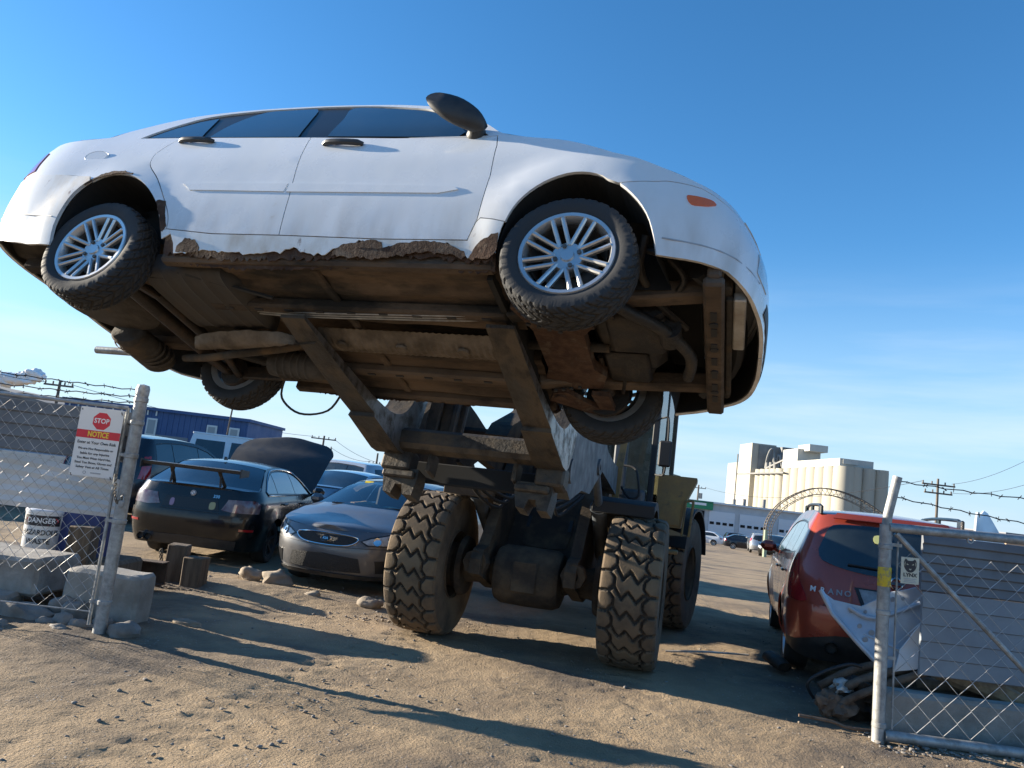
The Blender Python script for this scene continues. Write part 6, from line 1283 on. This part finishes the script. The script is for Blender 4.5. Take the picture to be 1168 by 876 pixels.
# ------------------------------------------------------------------ vehicles and buildings beyond
plain('suv', 'crossover', 'navy crossover parked left of the winged black sedan', 'navy_paint', (-7.3, 15.2), R(80))
pickup('white crew cab pickup behind the winged black sedan', (-7.7, 18.0), R(20))
plain('sedan', 'sedan', 'light blue sedan seen between the raised hood and the coupe', 'blue_paint', (-3.5, 17.2), R(75))
plain('suv', 'crossover', 'silver crossover with dark glass behind the light blue sedan', 'silver_paint', (-3.6, 21.0), R(155))
plain('suv', 'crossover', 'silver crossover with red tail lamps above the coupe roof', 'silver_paint', (-.75, 16.6), R(100))
plain('sedan', 'sedan', 'distant silver sedan behind the raised black hood', 'silver_paint', (-6.0, 26), R(20)); plain('sedan', 'sedan', 'distant grey sedan seen under the fork carriage', 'grey_paint', (-1.0, 25), R(170))
pickup('old grey pickup far back on the left behind the tarpaulin', (-11.5, 15.5), R(20), 'silver_paint')
BG = 'cars parked far down the yard'
for kind, lb, pt, px, Y, yw in (('sedan', 'dark sedan far down the yard by the garage', 'navy_paint', 838, 75, -18), ('sedan', 'white sedan half hidden behind the dark far sedan', 'white', 816, 84, 160), ('suv', 'silver crossover with red lamps far down the yard', 'silver_paint', 869, 66, 75), ('suv', 'dark truck nose beside the far silver crossover', 'black_paint', 886, 60, -115), ('sedan', 'pale sedan farthest left by the garage bay', 'silver_paint', 802, 98, 10), ('suv', 'dark crossover before the first garage door', 'black_paint', 835, 98, 0), ('sedan', 'dark sedan before the second garage door', 'navy_paint', 860, 98, 5), ('sedan', 'white sedan by the third garage door', 'white', 892, 92, 170)):
    p = at(px, 600, Y); plain(kind, 'parked_car' if kind == 'sedan' else 'parked_crossover', lb, pt, (p.x, p.y), R(yw), gz(p.x, p.y), group=BG)
def bldg(name, label, parts, cat='building'):
    b = thing(name, label, cat)
    for nm, mt_, fn in parts: m = MB(); fn(m); m.build(nm, MT[mt_] if isinstance(mt_, str) else mt_, b, 30)
    return b
def blue(m):
    m.box((-25.0, 60.5, 1.7), (13.0, 10, 4.2), None, 0)
    for k in range(44): m.box((-31.3+k*.3, 55.47, 1.7), (.06, .06, 4.1))
b = thing('building', 'blue clad building with pale windows beyond the left gate', 'building', (-25.3, 55.5, 0), R(2)); m = MB(); m.box((0, 5, 1.75), (13.2, 10, 3.9))
for k in range(33): m.box((-6.4+k*.4, -.02, 1.75), (.10, .06, 3.88))
m.build('wall', MT['bluewall'], b); m = MB(); m.box((0, 5, 3.78), (13.5, 10.4, .22)); m.build('roof_edge', MT['bluewall'], b); m = MB(); m.box((1.0, -.05, 1.05), (3.0, .12, 1.9)); m.build('grey_base', MT['greywall'], b)
for x in (-.2, 4.1, 5.7): w = MB(); w.box((x, -.10, 2.5), (.75, .10, 1.25), None, .02); f_ = w.build('window', MT['paleframe'], b); w = MB(); w.box((x, -.16, 2.5), (.5, .03, 1.0)); w.build('pane', MT['silo_win'], f_)
for k in range(11): m = MB(); m.box((-6.2+k*.62, -.07, 3.5), (.10, .05, .36)); m.build('parapet_post', MT['paleframe'], b)
bldg('building', 'dark low building with sloping roof at the far left edge', (('wall', 'greywall', lambda m: m.prism([(-47, 0), (-30.6, 0), (-30.6, 2.7), (-36, 3.7), (-47, 4.6)], 54, 64, 'y')), ('roof_edge', 'silo_dark', lambda m: m.prism([(-47.2, 4.6), (-36, 3.72), (-30.4, 2.72), (-30.4, 2.95), (-36, 3.95), (-47.2, 4.85)], 53.7, 64.3, 'y'))))
# garage
G0, G1, GY = 23.5, 46.5, 110; gb = gz(33, 110)
gr = thing('garage', 'pale garage with white roller doors and green board', 'building', (0, 0, 0))
m = MB(); m.box(((G0+G1)/2, GY+7, (gb+2.0)/2), (G1-G0, 13.6, 2.0-gb)); m.build('wall', MT['garage'], gr); m = MB(); m.box(((G0+G1)/2, GY+6.9, 2.12), (G1-G0+.5, 14.2, .25)); m.build('roof_edge', MT['garage_door'], gr)
for x0, x1 in ((30.2, 33.9), (34.6, 38.5), (40.2, 44.2)):
    d = MB(); d.box(((x0+x1)/2, GY+.14, (gb+.95)/2), (x1-x0, .12, .95-gb)); 
    for k in range(5): d.box(((x0+x1)/2, GY+.07, gb+.75*k+.6), (x1-x0, .05, .03))
    do = d.build('roller_door', MT['garage_door'], gr); w = MB()
    for k in range(4): w.box((x0+(k+.5)*(x1-x0)/4, GY+.06, -.72), ((x1-x0)/4*.66, .05, .38))
    w.build('door_windows', MT['dark_open'], do)
m = MB(); m.box((27.4, GY+.12, (gb+.85)/2), (4.2, .16, .85-gb)); m.build('shaded_bay_panel', MT['dark_open'], gr)  # flat dark panel; shade inside the open bay is put into its colour
m = MB(); m.box((28.3, GY-.05, 1.62), (4.6, .3, 1.15)); sg = m.build('sign_board', MT['green'], gr); m = MB(); m.box((28.4, GY-.22, 1.75), (2.4, .04, .34)); m.build('sign_lettering', MT['ink_white'], sg)
for x, h_ in ((36.0, 1.0), (38.9, 1.3), (34.5, .8)): m = MB(); m.cyl((x, GY+3, 2.2), (x, GY+3, 2.2+h_), .25, 10); m.build('roof_vent', MT['silo_dark'], gr)
# grain elevator
el = thing('grain_elevator', 'cream concrete grain elevator with row of tall silos', 'building'); zb, zt = -4.5, 16.2
def silo_cyl(x, y, r_, mt_='silo', h_=zt): m = MB(); m.lathe([(r_, zb), (r_, h_-.6), (r_*.985, h_-.6), (r_*.985, h_)], 28, Tm((x, y, 0))); m.lathe([(0, h_), (r_, h_)], 28, Tm((x, y, 0))); m.build('silo', MT[mt_], el)
for k in range(7): silo_cyl(90.9, 203.2+k*6.05, 2.95)
for k in range(8): silo_cyl(90.6, 247.0+k*5.0, 2.44)
for k in range(3): silo_cyl(93.0+k*3.5, 202.2, 1.9)
m = MB(); m.box((95.6, 244, (zb+zt)/2), (8, 82, zt-zb)); m.build('core_wall', MT['silo'], el)
m = MB(); m.box((93.3, 223, 17.2), (9.0, 42, 2.0)); gl_ = m.build('gallery', MT['silo_roof'], el)
m = MB()
for k in range(8): m.box((88.78, 206+k*4.6, 17.2), (.08, 2.2, 1.0))
m.build('gallery_windows', MT['silo_win'], gl_)
m = MB(); m.box((91.5, 201.6, 17.4), (4, .1, 1.2)); m.build('gallery_end', MT['silo_roof'], gl_)
m = MB(); m.box((92.5, 238, 20.0), (7, 12, 4.2)); m.build('step_house', MT['silo_roof'], el); m = MB(); m.box((93.5, 232, 22.4), (5.5, 9, 2.0)); m.build('step_house_top', MT['silo_roof'], el)
m = MB(); m.box((91.6, 277, 9.5), (8.6, 14, 32)); m.build('head_house', MT['silo'], el); m = MB(); m.box((94, 269.9, 19), (8.6, .4, 12)); m.box((99.2, 268.5, 21.5), (4.5, 3, 7)); m.build('shaded_end_wall', MT['silo_dark'], el)  # end face turned from the sun: its shade is painted as darker sheets
m = MB(); m.box((91.5, 292, 5.5), (7, 16, 27)); m.build('rear_house', MT['silo'], el)
m = MB(); m.tube(smooth_poly([(92, 268.5, 17), (92, 267, 21), (92.8, 266.5, 23.5), (93.8, 266.5, 23), (94, 266, 18)], 5), .45, 8); m.tube(smooth_poly([(94.6, 268, 17), (95.0, 266.5, 20), (95.6, 266, 22), (96.4, 265, 18)], 5), .4, 8)
for y in (262, 258, 254): m.cyl((90.5, y, 16.2), (90.5, y, 18.6), .9, 10)
m.bar((90, 262, 16.6), (90, 246, 19.0), .5, .5); m.build('spouts', MT['silo_dark'], el)
m = MB(); m.box((87.4, 262, 14.6), (.5, 48, .5)); m.cyl((86.9, 284.5, zb), (86.9, 284.5, 22), .25, 8); m.build('catwalk', MT['silo_dark'], el)
# lattice hoop over the yard
ar = thing('arched_frame', 'curved steel lattice hoop standing before the silos', 'frame'); P = [V(at(px, py, 55)) for px, py in ((872, 632), (873, 612), (876, 594), (888, 577), (908, 564), (932, 557), (958, 560), (985, 571), (1010, 588))]; P = [V(p) for p in smooth_poly([tuple(p) for p in P], 5)]
m = MB()
for dy in (0, .45):
    m.tube([p+V((0, dy, 0)) for p in P], .04, 6)
    Q = [p+V((0, dy, 0))-V((0, 0, 0))+(V(at(930, 640, 55))-p).normalized()*.45 for p in P[4:]]; m.tube(Q, .025, 6)
for i in range(4, len(P)-1): q = (V(at(930, 640, 55))-P[i]).normalized()*.45; m.tube([P[i], P[i]+V((0, .45, 0))], .018, 5); m.tube([P[i], P[i+1]+q], .016, 5); m.tube([P[i]+q, P[i+1]+V((0, .45, 0))], .014, 5)
m.build('hoop', MT['pole'], ar); m = MB(); m.cyl(P[0]-V((0, 0, .4)), P[7], .14, 10); m.build('base_post', mat('pale_green_post', (.28, .34, .24), .6), ar)
# poles and lines
def pole(label, px, py, Y, arms=((.35, 1.8),), r_=.13, extra=None, base=None, lean=0):
    t = at(px, py, Y); z0 = gz(t.x, t.y)-.3; p = thing('utility_pole', label, 'utility pole', (t.x, t.y, 0)); m = MB(); m.tube([(-lean*(t.z-z0), 0, z0), (0, 0, t.z)], [r_*1.2, r_*.8], 10); m.build('shaft', MT['pole'], p)
    for dz, w in arms:
        a = MB(); a.box((0, -.1, t.z-dz), (w, .12, .12))
        for x in (-w/2+.08, -w/5, w/5, w/2-.08): a.cyl((x, -.1, t.z-dz+.06), (x, -.1, t.z-dz+.26), .05, 6)
        a.build('crossarm', MT['pole'], p)
    if extra: e = MB(); e.cyl((.45, 0, t.z-2.2), (.45, 0, t.z-1.3), .28, 12); e.build('transformer', MT['silo_dark'], p)
    return t
pa_ = pole('utility pole with two crossarms above the red crossover', 1070, 546, 60, ((.5, 2.6), (1.15, 2.2)), .11)
pb_ = pole('utility pole with two crossarms above the raised hood', 370, 497, 80, ((.35, 2.6), (1.3, 2.0)), .12); pc_ = pole('utility pole just left of the fork carriage', 431, 517, 85, ((1.2, 1.8),), .12)
pd_ = pole('utility pole with transformer above the garage', 797, 553, 125, ((.5, 2.4),), .16, True); pe_ = pole('utility pole behind the left gate top', 69, 434, 52, ((.35, 2.0),), .11); pf_ = pole('far small utility pole left of the raised hood', 318, 511, 120, ((.4, 2.4),), .14)
lp = thing('lamp_pole', 'thin leaning pole in front of the blue building', 'pole', tuple(at(258, 500, 40)*1)); t_ = at(266, 462, 40)-at(258, 500, 40); m = MB(); m.tube([t_*-.9, t_], .045, 8); m.build('shaft', MT['pole'], lp)
m = MB(); m.box(tuple(t_), (.5, .06, .06)); m.build('bracket', MT['pole'], lp)
def line(label, a, b, sag, r_=.02):
    a, b = V(a), V(b); m = MB(); m.tube([a.lerp(b, i/20)-V((0, 0, sag*4*(i/20)*(1-i/20))) for i in range(21)], r_, 4); tag(m.build('power_line', MT['cable']), label, 'power line', 'power lines between the poles')
line('power line from the left gate pole to the hood pole', pe_-V((-.8, 0, .2)), pb_-V((.9, 0, .2)), .5, .018); line('lower power line sagging towards the hood pole', pe_-V((-.8, 0, 1.0)), pb_-V((.9, 0, 1.2)), .8, .018); line('power line between the hood pole and its neighbour', pb_-V((-1, 0, .2)), pc_-V((0, 0, 1.0)), .3, .018); line('second power line between the hood pole and its neighbour', pb_-V((-.8, 0, 1.1)), pc_-V((.6, 0, 1.0)), .4, .018)
line('power line rising right from the crossarm pole', pa_-V((-1.1, 0, .3)), at(1230, 490, 40), .6, .014); line('power line running right from the crossarm pole', pa_-V((-1.0, 0, 1.0)), at(1230, 530, 42), .6, .014); line('power line from the crossarm pole to the garage pole', pa_-V((1.2, 0, .3)), pd_-V((-1.1, 0, .3)), 1.5, .02); line('power line beyond the garage pole', pd_-V((1, 0, .3)), at(560, 530, 150), 1.0, .03); line('power line left of the left gate pole', pe_-V((.9, 0, .2)), at(-60, 405, 45), .3, .016)
bldg('building', 'tan low building at the far right edge', (('wall', 'tan', lambda m: m.box((60, 84, -.6), (14, 8, 6.0)),), ('roof_edge', 'greywall', lambda m: m.box((60, 84, 2.45), (14.4, 8.4, .15)))))
# steam puff over the far left roof
st = MB()
for k in range(70):
    x = RND.random(); c = at(-12+56*x, 437-8*x+RND.uniform(-5, 4)*(1-.5*x), 300); s_ = 1.0+1.8*RND.random(); st.rock(tuple(c), (s_*2, s_*2, s_*1.5), k, .9, 3)
tag(st.build('steam_cloud', mat('white_steam', (.85, .85, .85), 1, spec=0), None, 180), kind='stuff')
